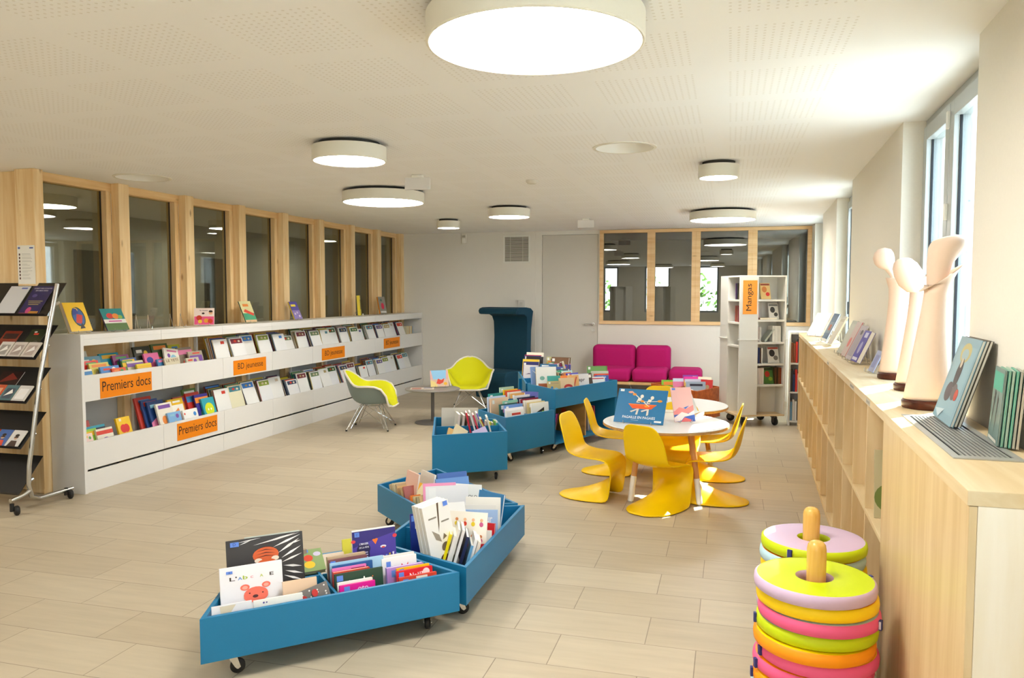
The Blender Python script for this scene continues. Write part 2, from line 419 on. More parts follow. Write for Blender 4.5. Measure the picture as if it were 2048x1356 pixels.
# ---- right wall: plastered piers with deep window bays, in its own slightly turned frame
WR = TR(0.765, 0, 0, -math.atan(0.0293))
WINS = [(0.35, 1.75), (3.26, 4.80), (7.16, 8.46), (10.15, 11.45)]
def wall_right():
    mb = MB(); y = -5.2
    for a, b in WINS + [(11.9, 12)]:
        mb.box(0, 0.24, y, a, 0, ZC, WR); y = b
    for a, b in WINS: mb.box(0.10, 0.24, a, b, 0, 1.02, WR)
    struct(mb.build('wall_right', WHITE_WALL))
    ALU = M('b4b9b8', 0.35, metal=0.25); GL = glass('outside_glazing', 'e6eef0', 1.4)
    for k, (a, b) in enumerate(WINS):
        X0, X1 = 0.115, 0.175; z0, z1 = 1.02, ZC; c = (a + b) / 2 + (0.12 if k == 1 else 0)
        f = MB()
        f.box(X0, X1 + .02, a, a + 0.045, z0, z1, WR); f.box(X0, X1 + .02, b - 0.045, b, z0, z1, WR)
        f.box(X0, X1 + .02, a + 0.045, b - 0.045, z0, z0 + 0.04, WR); f.box(X0, X1 + .02, a + 0.045, b - 0.045, z1 - 0.04, z1, WR)
        o = struct(f.build('window_%d' % (k + 10), ALU, bevel=0.003))
        for (p, q) in ((a + 0.05, c - 0.009), (c + 0.009, b - 0.05)):
            s = MB(); w = 0.075
            s.box(X0 - 0.02, X1, p, p + w, z0 + 0.045, z1 - 0.05, WR); s.box(X0 - 0.02, X1, q - w, q, z0 + 0.045, z1 - 0.05, WR)
            s.box(X0 - 0.02, X1, p + w, q - w, z0 + 0.045, z0 + 0.045 + w, WR); s.box(X0 - 0.02, X1, p + w, q - w, z1 - 0.05 - w, z1 - 0.05, WR)
            sa = s.build('sash', ALU, o, bevel=0.003)
            g = MB(); g.box(X0 + 0.015, X0 + 0.02, p + w, q - w, z0 + 0.12, z1 - 0.05 - w, WR); g.build('pane', GL, sa)
            r = MB(); e = 0.008
            for (u0, u1, v0, v1) in ((p + w, p + w + e, z0 + 0.12, z1 - 0.05 - w), (q - w - e, q - w, z0 + 0.12, z1 - 0.05 - w)):
                r.box(X0 + 0.005, X0 + 0.015, u0, u1, v0, v1, WR)
            r.build('gasket', M('1d2126', 0.6), sa)
        hg = MB()
        for z in (1.35, 1.9, 2.33): hg.box(X0 - 0.034, X0 - 0.02, c - 0.014, c + 0.014, z, z + 0.08, WR)
        hg.build('hinge', WHITE_PLASTIC, o, bevel=0.003)
        hd = MB(); hd.box(X0 - 0.034, X0 - 0.02, c - 0.055, c - 0.03, 1.36, 1.5, WR); hd.box(X0 - 0.06, X0 - 0.034, c - 0.05, c - 0.035, 1.46, 1.475, WR); hd.box(X0 - 0.07, X0 - 0.056, c - 0.05, c - 0.035, 1.36, 1.475, WR)
        hd.build('window_handle', M('3a3a38', 0.4), o, bevel=0.002)
wall_right()

# ---- wall behind the camera with tall windows (mirrored in the far glazing)
def wall_rear():
    xs = [(-4.5, -3.95), (-3.0, -2.1), (-1.25, -0.4)]; mb = MB(); x = -8.2
    for a, b in xs + [(1.2, 1.2)]:
        mb.box(x, a, -5.2, -5.05, 0, ZC); x = b
    for a, b in xs: mb.box(a, b, -5.2, -5.05, 0, 0.85)
    struct(mb.build('wall_rear', WHITE_WALL))
    for k, (a, b) in enumerate(xs):
        f = MB(); w = 0.06
        f.box(a, a + w, -5.17, -5.1, 0.85, ZC); f.box(b - w, b, -5.17, -5.1, 0.85, ZC); f.box(a + w, b - w, -5.17, -5.1, 0.85, 0.91); f.box(a + w, b - w, -5.17, -5.1, ZC - 0.06, ZC)
        o = struct(f.build('window_%d' % (k + 20), M('8f9596', 0.4)))
wall_rear()
# ---- outside: pale ground toned to bounce daylight indoors, and a hedge seen through and mirrored in the glazing
def ground():
    m = M('a8a7a4', 0.9, mottle=0.2, scale=8)  # even pale grey, brightened to bounce daylight up to the ceiling
    MBx = MB().box(-40, 40, -45, 45, -0.35, -0.25)
    o = MBx.build('ground', m); o['kind'] = 'structure'; return o
ground()
def hedge(name, x0, x1, y0, y1, h, seed):
    rnd = random.Random(seed); mb = MB()
    n = int((x1 - x0) * (y1 - y0) * 60)
    for i in range(n):
        x = rnd.uniform(x0, x1); y = rnd.uniform(y0, y1); z = rnd.uniform(-0.25, h) * (0.85 + 0.15 * math.sin(x * 3))
        d = Vector((rnd.uniform(-1, 1), rnd.uniform(-1, 1), rnd.uniform(-1, 1))).normalized(); a = d.orthogonal().normalized(); b = d.cross(a); s = rnd.uniform(0.08, 0.16)
        p = Vector((x, y, z)); mb.poly([p + a * s, p + b * s * 0.6, p - a * s, p - b * s * 0.6])
    o = mb.build(name, M('4f7d2c', 0.7, mottle=0.35, scale=4))
    return o
hd_ = hedge('hedge', -6, 0.5, -11.5, -10, 2.6, 3); hd_ = hd_; tag(hd_, 'green hedge on the ground mirrored in the far window panes', 'hedge', kind='stuff')

def shade_tree(x, y, h, r, n, seed, label):
    rnd = random.Random(seed); t = thing('shade_tree', label, 'shade_tree', (x, y, -0.25))
    MB().tube([(x, y, -0.25), (x + 0.1, y, h * 0.5), (x, y + 0.1, h)], 0.16, 10, r2=0.05).build('trunk', M('5b4a38', 0.9, mottle=0.2), t, world=True)
    mb = MB()
    for i in range(n):
        d = Vector((rnd.gauss(0, 1), rnd.gauss(0, 1), rnd.gauss(0, 0.8))).normalized() * (r * rnd.random() ** 0.4)
        p = Vector((x, y, h)) + d; q = Vector((rnd.uniform(-1, 1), rnd.uniform(-1, 1), rnd.uniform(-1, 1))).normalized(); a = q.orthogonal().normalized(); b = q.cross(a); s_ = rnd.uniform(0.05, 0.10)
        mb.poly([p + a * s_, p + b * s_ * 0.6, p - a * s_, p - b * s_ * 0.6])
    mb.build('foliage', M('4a7a2c', 0.7, mottle=0.3, scale=4), t, world=True)
shade_tree(4.7, 8.7, 6.75, 1.5, 1500, 7, 'leafy sun blocker with trunk, added unseen outside to shade the nearest window')  # added out of view to break up the sun entering the nearest window
# ================================================================== CEILING FITTINGS
DIFF = glow('lamp_diffuser_light', (1.0, 0.965, 0.895), 13.0)
LAMPW = M('e6e2d4', 0.45)
LAMPS = [((-0.643, 2.59), 0.71, 'huge white drum ceiling lamp nearest the camera'),
         ((-2.333, 4.536), 0.445, 'medium white drum ceiling lamp on the left, in front of the wide one'),
         ((-3.10, 6.69), 0.73, 'wide white drum ceiling lamp in front of the pine window wall'),
         ((-3.513, 9.542), 0.28, 'smallest white drum ceiling lamp, near the back left corner'),
         ((-2.362, 8.338), 0.446, 'medium white drum ceiling lamp hanging before the air grille and door'),
         ((-0.096, 5.897), 0.268, 'small white drum ceiling lamp on the right, nearer than the wide one'),
         ((-0.10, 9.339), 0.722, 'wide white drum ceiling lamp in front of the far four-pane window')]
LAMPS += [((-3.2, 0.4), 0.72, 'wide white drum ceiling lamp overhead behind the camera on the left'), ((-0.4, -2.2), 0.45, 'medium white drum ceiling lamp behind the camera, mirrored in the far panes'), ((-2.2, -3.0), 0.72, 'wide white drum ceiling lamp at the rear windows, mirrored in the far panes'), ((-6.2, 2.2), 0.72, 'wide white drum ceiling lamp in the wider left part of the room')]
for (x, y), D, lab in LAMPS:
    r = D / 2; t = thing('ceiling_lamp', lab, 'lamp', (x, y, 2.385), 0, 'round ceiling lamps')
    MB().lathe([(r + 0.006, 0), (r + 0.010, 0.004), (r + 0.010, 0.09), (r - 0.004, 0.09), (r - 0.004, 0.004), (r, 0.0)], 72, closed=True).build('lamp_shade', LAMPW, t, smooth=40)
    MB().lathe([(0, 0.006), (r - 0.004, 0.006), (r - 0.004, 0.02), (0, 0.02)], 72).build('diffuser', DIFF, t, smooth=40)
    MB().lathe([(0, 0.078), (r - 0.004, 0.078), (r - 0.004, 0.086), (r * 0.86, 0.086), (r * 0.86, 0.1152), (0, 0.1152)], 72).build('mount_shadow_gap', M('3b3833', 0.7), t, smooth=40)  # dark colour paints the shadow gap between drum and ceiling
for (x, y, r, lab) in ((-0.677, 5.144, 0.19, 'unlit round recessed downlight in the ceiling right of centre'), (-4.652, 5.411, 0.205, 'unlit round recessed downlight in the ceiling above the pine wall')):
    t = thing('recessed_downlight', lab, 'light', (x, y, 2.5), 0, 'recessed downlights')
    MB().lathe([(r - 0.004, -0.006), (r + 0.016, -0.005), (r + 0.018, 0.0), (r - 0.004, 0.0)], 56, closed=True).build('flange', LAMPW, t, smooth=40)
    MB().lathe([(r - 0.004, -0.004), (r - 0.012, 0.02), (r * 0.8, 0.10), (0, 0.105)], 56).build('reflector', M('efece4', 0.35), t, smooth=50)
for (x, y, lab) in ((-2.43, 5.89, 'small white plate emergency light under the ceiling left of centre'), (-1.785, 9.896, 'small white plate emergency light under the ceiling before the door')):
    t = thing('emergency_light', lab, 'light', (x, y, 2.5), R(6), 'emergency lights')
    MB().box(-0.045, 0.045, -0.025, 0.025, -0.022, 0.0).build('mount', WHITE_PLASTIC, t, bevel=0.004)
    MB().box(-0.105, 0.105, -0.012, 0.012, -0.118, -0.022).build('plate', M('e2dfdc', 0.4), t, bevel=0.003)
t = MB().lathe([(0, -0.03), (0.035, -0.03), (0.05, -0.012), (0.05, 0), (0, 0)], 28).build('smoke_detector', M('d8d3c6', 0.5), smooth=40); t.location = (-1.62, 6.42, 2.5)
tag(t, 'tiny round smoke detector on the ceiling between the lamps', 'detector')

for (x, y, D, lab) in ((-6.45, 11.6, 0.4, 'round lamp lit in the corridor behind the farthest pine windows'), (-6.45, 6.2, 0.5, 'round lamp lit in the corridor behind the leftmost pine window'), (-6.45, 9.0, 0.4, 'round lamp lit in the corridor seen through the third pine window')):
    t = thing('corridor_lamp', lab, 'lamp', (x, y, 2.40), 0, 'corridor lamps'); r = D / 2
    MB().lathe([(r, 0), (r + 0.01, 0.004), (r + 0.01, 0.1), (r, 0.1)], 40, closed=True).build('lamp_shade', LAMPW, t, smooth=40)
    MB().lathe([(0, 0.006), (r, 0.006), (r, 0.1), (0, 0.1)], 40).build('diffuser', DIFF, t, smooth=40)
# wall fittings on the back wall
t = thing('air_grille', 'square white louvred air grille high on the back wall beside the door', 'grille', (-3.204, YB, 2.23))
g = MB(); a = 0.213; b = 0.19
for bx in ((-a, a, -0.012, -0.001, b, a), (-a, a, -0.012, -0.001, -a, -b), (-a, -b, -0.012, -0.001, -b, b), (b, a, -0.012, -0.001, -b, b)): g.box(*bx)
g.build('frame', WHITE_PLASTIC, t, bevel=0.002)
g = MB()
for i in range(19):
    z = -b + 0.01 + i * 0.02
    g.poly([(-b, -0.010, z - 0.006), (b, -0.010, z - 0.006), (b, -0.003, z + 0.006), (-b, -0.003, z + 0.006)])
for x in (-0.10, 0.10): g.box(x - 0.003, x + 0.003, -0.012, -0.009, -b, b)
g.build('louvres', M('d9d5ca', 0.5), t, solid=0.001)
MB().box(-b, b, -0.0025, -0.001, -b, b).build('dark_opening', M('5b554a', 0.8), t)
t = thing('motion_detector', 'small white motion detector high on the back wall left of the air grille', 'detector', (-4.06, YB, 2.36))
MB().box(-0.045, 0.045, -0.03, -0.001, -0.03, 0.12).build('housing', M('e8e3d6', 0.45), t, bevel=0.012)
MB().box(-0.03, 0.03, -0.05, -0.03, -0.03, 0.05).build('lens', M('f2efe6', 0.3), t, bevel=0.012)
MB().box(-0.025, 0.025, -0.033, -0.03, 0.065, 0.1).build('sensor_window', M('b9b09c', 0.3), t)
t = thing('wall_box', 'small pale wall box just above the tall teal armchair', 'box', (-3.125, YB, 1.38))
MB().box(-0.055, 0.055, -0.03, -0.001, -0.06, 0.06).build('cover', M('d6d3cb', 0.5), t, bevel=0.004)
MB().box(-0.02, 0.02, -0.034, -0.03, -0.02, 0.03).build('button', M('c5c2b9', 0.5), t, bevel=0.002)
# notice on the pine post
t = thing('notice_sheet', 'white printed notice sheet pinned on the pine post at far left', 'notice', (-5.19, 4.778, 1.625))
MB().box(-0.083, 0.083, -0.001, 0.0005, 0, 0.295).build('sheet', M('f0eee6', 0.7), t)
q = MB(); rnd = random.Random(5)
for i in range(8):
    z = 0.225 - i * 0.026
    q.mi = 1; q.box(-0.068, -0.056, -0.0018, -0.0012, z - 0.008, z + 0.008); q.mi = 0
    for j in range(2): q.box(-0.04, -0.04 + rnd.uniform(0.05, 0.1), -0.0018, -0.0012, z + 0.004 - j * 0.009, z + 0.006 - j * 0.009)
q.mi = 2; q.box(-0.075, -0.055, -0.0018, -0.0012, 0.268, 0.282); q.box(0.035, 0.07, -0.0018, -0.0012, 0.27, 0.28)
q.build('printing', [M('a9a6a0', 0.7), M('5d3b33', 0.7), M('5566a8', 0.7)], t)
# ================================================================== BOOKCASE ALONG THE LEFT WALL
BX0, BX1 = -5.09, -4.78          # back, front
Y0, PITCHB = 4.88, 0.854
BAYW = ['nearest', 'second', 'third', 'fourth', 'fifth', 'sixth', 'seventh', 'last']
GREYIN = M('d2d1cf', 0.5)
for i in range(8):
    a = Y0 + i * PITCHB; b = a + PITCHB
    lab = {0: 'nearest white bookcase bay beside the magazine rack, broad end panel facing the camera',
           7: 'last white bookcase bay in the back corner, with its end panel'}.get(i, '%s white bookcase bay counted from the magazine rack' % BAYW[i])
    t = thing('bookcase_bay', lab, 'bookcase', (BX1, a, 0), 0, 'white bookcase bays along the left wall')
    g = 0.0012
    MB().box(BX0, BX1, a + g, b - g, 1.198, 1.236).box(BX1 - 0.022, BX1, a + g, b - g, 1.15, 1.198).build('top_panel', WHITE_LAM, t, world=True, bevel=0.002)
    for nm, z0, z1 in (('upper_trough', 0.715, 0.918), ('lower_trough', 0.185, 0.40)):
        m = MB(); m.box(BX1 - 0.02, BX1, a + g, b - g, z0, z1); zf = 0.80 if z0 > 0.5 else 0.29; m.box(BX0 + 0.03, BX1 - 0.02, a + g, b - g, zf - 0.018, zf)
        m.box(BX0 + 0.03, BX0 + 0.04, a + g, b - g, zf, zf + 0.05)
        m.build(nm, WHITE_LAM, t, world=True, bevel=0.002)
    MB().box(BX1 - 0.03, BX1 - 0.012, a + g, b - g, 0.0, 0.165).build('plinth', WHITE_LAM, t, world=True, bevel=0.002)
    if i < 7: MB().box(BX0, BX0 + 0.028, b - 0.03, b - g, 0.0, 1.198).build('upright', WHITE_LAM, t, world=True, bevel=0.002)
    if i == 0: MB().box(BX0, BX1 + 0.003, a - 0.03, a, 0, 1.238).build('end_panel', WHITE_LAM, t, world=True, bevel=0.002)
    if i == 7: MB().box(BX0, BX1 + 0.003, b, b + 0.028, 0, 1.238).build('end_panel', WHITE_LAM, t, world=True, bevel=0.002)
# orange shelf signs
ORANGE = M('ec8608', 0.5, spec=0.3); INK = M('3a2314', 0.6)
SF = Matrix.Translation((BX1 + 0.004, 0, 0)) @ Matrix.Rotation(PI / 2, 4, 'Z')     # faces +X; local x runs along +Y
for (y0, y1, z0, z1, txt, tx0, tx1, tz0, tz1, lab) in (
    (5.03, 5.60, 0.722, 0.884, 'Premiers docs', 5.05, 5.585, 0.775, 0.855, "orange 'Premiers docs' sign on the nearest upper trough"),
    (5.905, 6.475, 0.222, 0.378, 'Premiers docs', 5.925, 6.46, 0.272, 0.35, "orange 'Premiers docs' sign on the lower trough"),
    (6.75, 7.32, 0.73, 0.876, 'BD jeunesse', 6.82, 7.26, 0.765, 0.845, "nearest of the orange 'BD jeunesse' signs"),
    (8.51, 9.095, 0.732, 0.876, 'BD jeunesse', 8.58, 9.03, 0.765, 0.845, "middle of the three orange 'BD jeunesse' signs"),
    (10.278, 10.84, 0.752, 0.897, 'BD jeunesse', 10.345, 10.78, 0.785, 0.865, "farthest of the orange 'BD jeunesse' signs")):
    t = thing('shelf_sign', lab, 'sign', (BX1, (y0 + y1) / 2, z0), 0, 'orange bookcase signs')
    MB().box(BX1 + 0.0005, BX1 + 0.003, y0, y1, z0, z1).build('card', ORANGE, t, world=True)
    m = MB(); add_text(m, txt, SF, tx0, tz0, tx1 - tx0, tz1 - tz0, bold=0.0); m.build('lettering', INK, t, world=True)

# ================================================================== MAGAZINE RACK
BLK = M('1c1a18', 0.45, mottle=0.05)
t = thing('magazine_rack', 'tall black magazine rack with silver tube frame on castors at far left', 'rack', (-4.85, 4.4, 0))
K = 0.985
def rk(x, y, z): return (x * K, y * K, 1.56 - (1.56 - z) * K)
RX = -4.89
for nm, x in (('side_tube', RX), ('side_tube', RX - 0.85)):
    m = MB(); m.tube([rk(x, 4.765, 1.625), rk(x, 4.577, 0.917), rk(x, 4.463, 0.30), rk(x, 4.452, 0.16), rk(x, 4.475, 0.075), rk(x, 4.54, 0.045), rk(x, 4.84, 0.045)], 0.016, 10)
    m.build('side_tube', STEEL, t, world=True, smooth=50)
    m = MB(); m.tube([rk(x, 4.462, 0.12), rk(x, 4.40, 0.10), rk(x, 4.30, 0.085)], 0.016, 8); m.build('foot', STEEL, t, world=True, smooth=50)
    for yy in (4.31, 4.78):
        p = rk(x, yy, 0)
        w = MB().lathe([(0, -0.016), (0.026, -0.016), (0.034, -0.008), (0.034, 0.008), (0.026, 0.016), (0, 0.016)], 20, T=Matrix.Translation((p[0] + 0.02, p[1] + 0.02, 0.034)) @ Matrix.Rotation(R(60), 4, 'Z') @ Matrix.Rotation(PI / 2, 4, 'Y'))
        w.tube([(p[0], p[1], 0.03), (p[0], p[1], 0.085)], 0.014, 8)
        w.build('castor', DARKRUBBER, t, world=True, smooth=40)
LEV = [((4.676, 1.385), (4.871, 1.633)), ((4.565, 1.068), (4.781, 1.311)), ((4.475, 0.755), (4.701, 0.995)), ((4.416, 0.433), (4.646, 0.668)), ((4.385, 0.104), (4.604, 0.345))]
RACK = []
for (yl, zl), (yt, zt) in LEV:
    x0, x1 = RX - 0.83, RX - 0.02
    a = Vector(rk(x0, yl, zl)); b = Vector(rk(x0, yt, zt)); v = (b - a).normalized(); n = Vector((0, -v.z, v.y))
    L = (b - a).length; T = Matrix(((1, 0, 0, a.x), (0, v.y, n.y * 1, a.y), (0, v.z, n.z, a.z), (0, 0, 0, 1)))
    wdt = (x1 - x0) * K
    s = MB().box(0, wdt, 0, L, -0.002, 0.001, T).box(0, wdt, -0.002, 0.001, 0.0, 0.03, T)
    s.build('shelf', BLK, t, world=True)
    j = MB(); q = T @ Vector((wdt, L * 0.35, -0.01)); j.tube([q, (RX * K - 0.005, q.y + 0.03, q.z + 0.02)], 0.012, 8); j.build('clamp', STEEL, t, world=True, smooth=40)
    RACK.append((T, wdt, L))

# ================================================================== BINS ON CASTORS
def inset(P, t):
    n = len(P); out = []
    for i in range(n):
        p0, p1, p2 = Vector(P[i - 1]), Vector(P[i]), Vector(P[(i + 1) % n])
        d1 = (p1 - p0).normalized(); d2 = (p2 - p1).normalized()
        n1 = Vector((-d1.y, d1.x)); n2 = Vector((-d2.y, d2.x))
        bis = (n1 + n2).normalized(); out.append(p1 + bis * (t / max(0.3, bis.dot(n1))))
    return out
def castor(t, x, y, h, ang, rubber=DARKRUBBER):
    T = Matrix.Translation((x, y, 0)) @ Matrix.Rotation(ang, 4, 'Z')
    c = MB(); c.box(-0.022, 0.022, -0.022, 0.022, h - 0.005, h - 0.0005, T)
    c.tube([T @ Vector((0, 0, h - 0.02)), T @ Vector((0, 0, h - 0.004))], 0.012, 10)
    for sy in (-0.017, 0.014): c.prism([(-0.016, h - 0.018), (0.02, h - 0.018), (0.036, 0.03), (0.026, 0.022), (0.014, 0.03)], sy, sy + 0.003, T @ Matrix.Rotation(PI / 2, 4, 'X') @ Matrix.Scale(-1, 4, (0, 0, 1)))
    o = c.build('castor', CHROME, t, world=True)
    w = MB().lathe([(0, -0.012), (0.022, -0.012), (0.030, -0.007), (0.030, 0.007), (0.022, 0.012), (0, 0.012)], 22, T=T @ Matrix.Translation((0.024, 0, 0.0305)) @ Matrix.Rotation(PI / 2, 4, 'X'))
    w.build('wheel', rubber, o, world=True, smooth=40)
    MB().lathe([(0, -0.019), (0.007, -0.019), (0.007, 0.019), (0, 0.019)], 10, T=T @ Matrix.Translation((0.024, 0, 0.0305)) @ Matrix.Rotation(PI / 2, 4, 'X')).build('axle', CHROME, o, world=True)
def bin_(name, label, P, z0, z1, mat, dividers=(), th=0.018, castors=True, group=None, names=('front_panel', 'side_panel', 'back_panel', 'side_panel')):
    """P: outline corners counter-clockwise (front left, front right, back right, back left)"""
    c = sum((Vector(p) for p in P), Vector((0, 0))) / len(P)
    t = thing(name, label, 'book bin', (c.x, c.y, 0), 0, group)
    I = inset(P, th); n = len(P)
    for i in range(n):
        j = (i + 1) % n
        MB().prism([P[i], P[j], I[j], I[i]], z0, z1).build(names[i], mat, t, world=True, bevel=0.0015)
    MB().prism(I, z0 + 0.004, z0 + 0.02).build('base_panel', mat, t, world=True)
    for (a, b) in dividers:
        a = Vector(a); b = Vector(b); d = (b - a).normalized(); q = Vector((-d.y, d.x)) * 0.006
        MB().prism([a - q, b - q, b + q, a + q], z0 + 0.02, z1 - 0.012).build('divider', mat, t, world=True, bevel=0.001)
    if castors:
        J = inset(P, 0.085)
        for k, p in enumerate(J): castor(t, p.x, p.y, z0, R(35 + 70 * k))
    return t
BINS = {}
class Fr:
    """a plan frame: origin, direction of the front edge in degrees; u along it, n to its left (inwards)"""
    def __init__(s, O, ang): s.O = Vector(O); a = R(ang); s.U = Vector((math.cos(a), math.sin(a))); s.N = Vector((-math.sin(a), math.cos(a))); s.a = a
    def p(s, u, n): return s.O + s.U * u + s.N * n
def octo(F, L, D, ins): return [F.p(0, 0), F.p(L, 0), F.p(L - ins, D), F.p(ins, D)]
FA = Fr((-1.98, 2.546), 43.5)
P = octo(FA, 1.112, 0.55, 0.225); BINS['books in the nearest teal bin'] = (P, 0.283)
bin_('book_bin', 'nearest low teal book bin on castors with the bear and tiger books', P, 0.1, 0.283, TEAL,
     dividers=[(FA.p(0.555, 0.016), FA.p(0.545, 0.534)), (FA.p(0.14, 0.30), FA.p(0.545, 0.30)), (FA.p(0.56, 0.30), FA.p(0.97, 0.30))], group='low teal bins set in an arc')
FB = Fr((-1.163, 3.375), 90.5)
P = octo(FB, 1.112, 0.55, 0.225); BINS['books in the middle teal bin of the arc'] = (P, 0.283)
bin_('book_bin', 'middle low teal bin of the front arc, holding leaning tall white books', P, 0.1, 0.283, TEAL,
     dividers=[(FB.p(0.55, 0.018), FB.p(0.55, 0.532)), (FB.p(0.13, 0.29), FB.p(0.54, 0.29))], group='low teal bins set in an arc')
FC = Fr((-1.222, 4.513), 137.3)
P = octo(FC, 1.112, 0.55, 0.225); BINS['books in the third teal bin of the arc'] = (P, 0.283)
bin_('book_bin', 'third low teal book bin of the front arc, turned away, with the pink book', P, 0.1, 0.283, TEAL,
     dividers=[(FC.p(0.55, 0.018), FC.p(0.55, 0.532)), (FC.p(0.13, 0.28), FC.p(0.54, 0.28))], group='low teal bins set in an arc')
# the second group further back
PM1 = [(-2.275, 5.775), (-1.75, 6.13), (-2.03, 6.72), (-2.60, 6.66)]
bin_('book_bin', 'small teal book bin with toppled books, at the left end of the back row', PM1, 0.1, 0.42, TEAL,
     dividers=[((-2.425, 6.25), (-1.92, 6.45)), ((-2.16, 6.36), (-2.28, 6.66))], group='teal bins of the back row')
FM2 = Fr((-1.935, 6.72), 62)
PM2 = [FM2.p(0, 0), FM2.p(0.68, 0), FM2.p(0.63, 0.55), FM2.p(0.18, 0.55)]
bin_('book_bin', 'medium teal book bin packed with upright picture books, beside the tall bin', PM2, 0.1, 0.43, TEAL, dividers=[(FM2.p(0.36, 0.018), FM2.p(0.38, 0.53))], group='teal bins of the back row')
BINS['books in the small teal bin'] = (PM1, 0.42); BINS['books in the medium teal bin'] = (PM2, 0.43)
# tall bin with an open shelf below
FM3 = Fr((-1.612, 7.34), 66)
def tall_bin(label, P, dv):
    t = bin_('tall_book_bin', label, P, 0.44, 0.622, TEAL, dividers=dv, castors=False, group='tall teal bins')
    I = inset(P, 0.018)
    for i, nm in ((1, 'side_panel'), (2, 'back_panel'), (3, 'side_panel')):
        j = (i + 1) % 4
        MB().prism([P[i], P[j], I[j], I[i]], 0.1, 0.44).build(nm, TEAL, t, world=True)
    MB().prism(P, 0.085, 0.105).build('base_panel', TEAL, t, world=True, bevel=0.002)
    a = Vector(P[0]).lerp(Vector(P[1]), 0.46); b = Vector(P[3]).lerp(Vector(P[2]), 0.46)
    d = (Vector(P[1]) - Vector(P[0])).normalized() * 0.009; e = (b - a).normalized() * 0.02
    MB().prism([a - d, a + d, b + d - e, b - d - e], 0.105, 0.44).build('upright', M('b98a4e', 0.5), t, world=True)
    for k, p in enumerate(inset(P, 0.08)): castor(t, p.x, p.y, 0.085, R(200 + 50 * k))
    return t
PM3 = [FM3.p(0, 0), FM3.p(1.12, 0), FM3.p(1.06, 0.52), FM3.p(0.215, 0.52)]
tall_bin('tall teal book bin with an open shelf below, behind the yellow chairs', PM3, [(FM3.p(0.42, 0.018), FM3.p(0.44, 0.5)), (FM3.p(0.78, 0.018), FM3.p(0.74, 0.5))])
PM4 = [FM3.p(.215, .54), FM3.p(1.08, .54), FM3.p(1.60, .95), FM3.p(1.12, 1.38)]
tall_bin('second tall teal book bin standing behind the first, before the teal armchair', PM4, [(FM3.p(.55, .56), FM3.p(1.30, 1.14)), (FM3.p(.62, .96), FM3.p(1.16, .73))])
BINS['books in the first tall teal bin'] = (PM3, 0.622); BINS['books in the second tall teal bin'] = (PM4, 0.622)
# orange wooden bin by the sofa
OW = wood('stained_orange_wood', 'a84d18', 'c8682c', 'x', 0.45, 6)
PO = [(-0.36, 9.46), (-0.10, 10.02), (-0.66, 10.66), (-0.97, 10.16)]
bin_('book_bin', 'orange-brown wooden book bin beside the white shelf tower', PO, 0.02, 0.39, OW, dividers=[((-0.66, 9.83), (-0.42, 10.3))], castors=False)
BINS['books in the orange wooden bin'] = (PO, 0.39)

# ================================================================== YELLOW CHILD CHAIRS
YEL = M('f7cb00', 0.40, spec=0.35, mottle=0.01)
def chair_mesh():
    # centre line of back and seat: (y, z, half width, edge lift)
    st = [(-0.205, 0.630, 0.070, 0.0), (-0.204, 0.622, 0.115, 0.002), (-0.196, 0.59, 0.148, 0.006), (-0.183, 0.53, 0.168, 0.014), (-0.170, 0.46, 0.176, 0.022), (-0.155, 0.40, 0.178, 0.028),
          (-0.128, 0.350, 0.178, 0.030), (-0.085, 0.322, 0.180, 0.027), (-0.02, 0.310, 0.183, 0.022), (0.06, 0.309, 0.186, 0.016), (0.13, 0.314, 0.186, 0.010), (0.185, 0.312, 0.184, 0.004),
          (0.218, 0.292, 0.181, 0.0), (0.232, 0.255, 0.178, 0.0)]
    N = 15; G = []
    for i, (y, z, w, l) in enumerate(st):
        row = []
        for k in range(N):
            t = -1 + 2 * k / (N - 1); bk = max(0, min(1, (z - 0.31) / 0.12)) if y < 0 else 0
            row.append((w * t, y + (l * 1.5) * t * t * bk, z + l * t * t * (1 - bk)))
        G.append(row)
    # stem and foot: the middle sweeps down and back, the rims drop to the floor and run back
    C = [(0.229, 0.232), (0.216, 0.202), (0.190, 0.172), (0.148, 0.140), (0.088, 0.106), (0.018, 0.075), (-0.062, 0.048), (-0.138, 0.026), (-0.20, 0.011), (-0.235, 0.002)]
    E = [(0.232, 0.215, 0.174), (0.230, 0.165, 0.170), (0.226, 0.105, 0.166), (0.220, 0.045, 0.164), (0.205, 0.0, 0.166), (0.13, 0.0, 0.182), (0.02, 0.0, 0.192), (-0.09, 0.0, 0.180), (-0.175, 0.0, 0.135), (-0.225, 0.0, 0.065)]
    for (cy, cz), (ey, ez, ew) in zip(C, E):
        row = []
        for k in range(N):
            t = -1 + 2 * k / (N - 1); f = abs(t) ** 2.4
            row.append((ew * t, cy * (1 - f) + ey * f, cz * (1 - f) + ez * f))
        G.append(row)
    return G
def make_chair(label, mat):
    o = MB().grid(chair_mesh()).build('child_chair', YEL, None, smooth=True, solid=0.011, subdiv=1)
    o.matrix_basis = mat; tag(o, label, 'chair', 'yellow cantilever child chairs'); return o
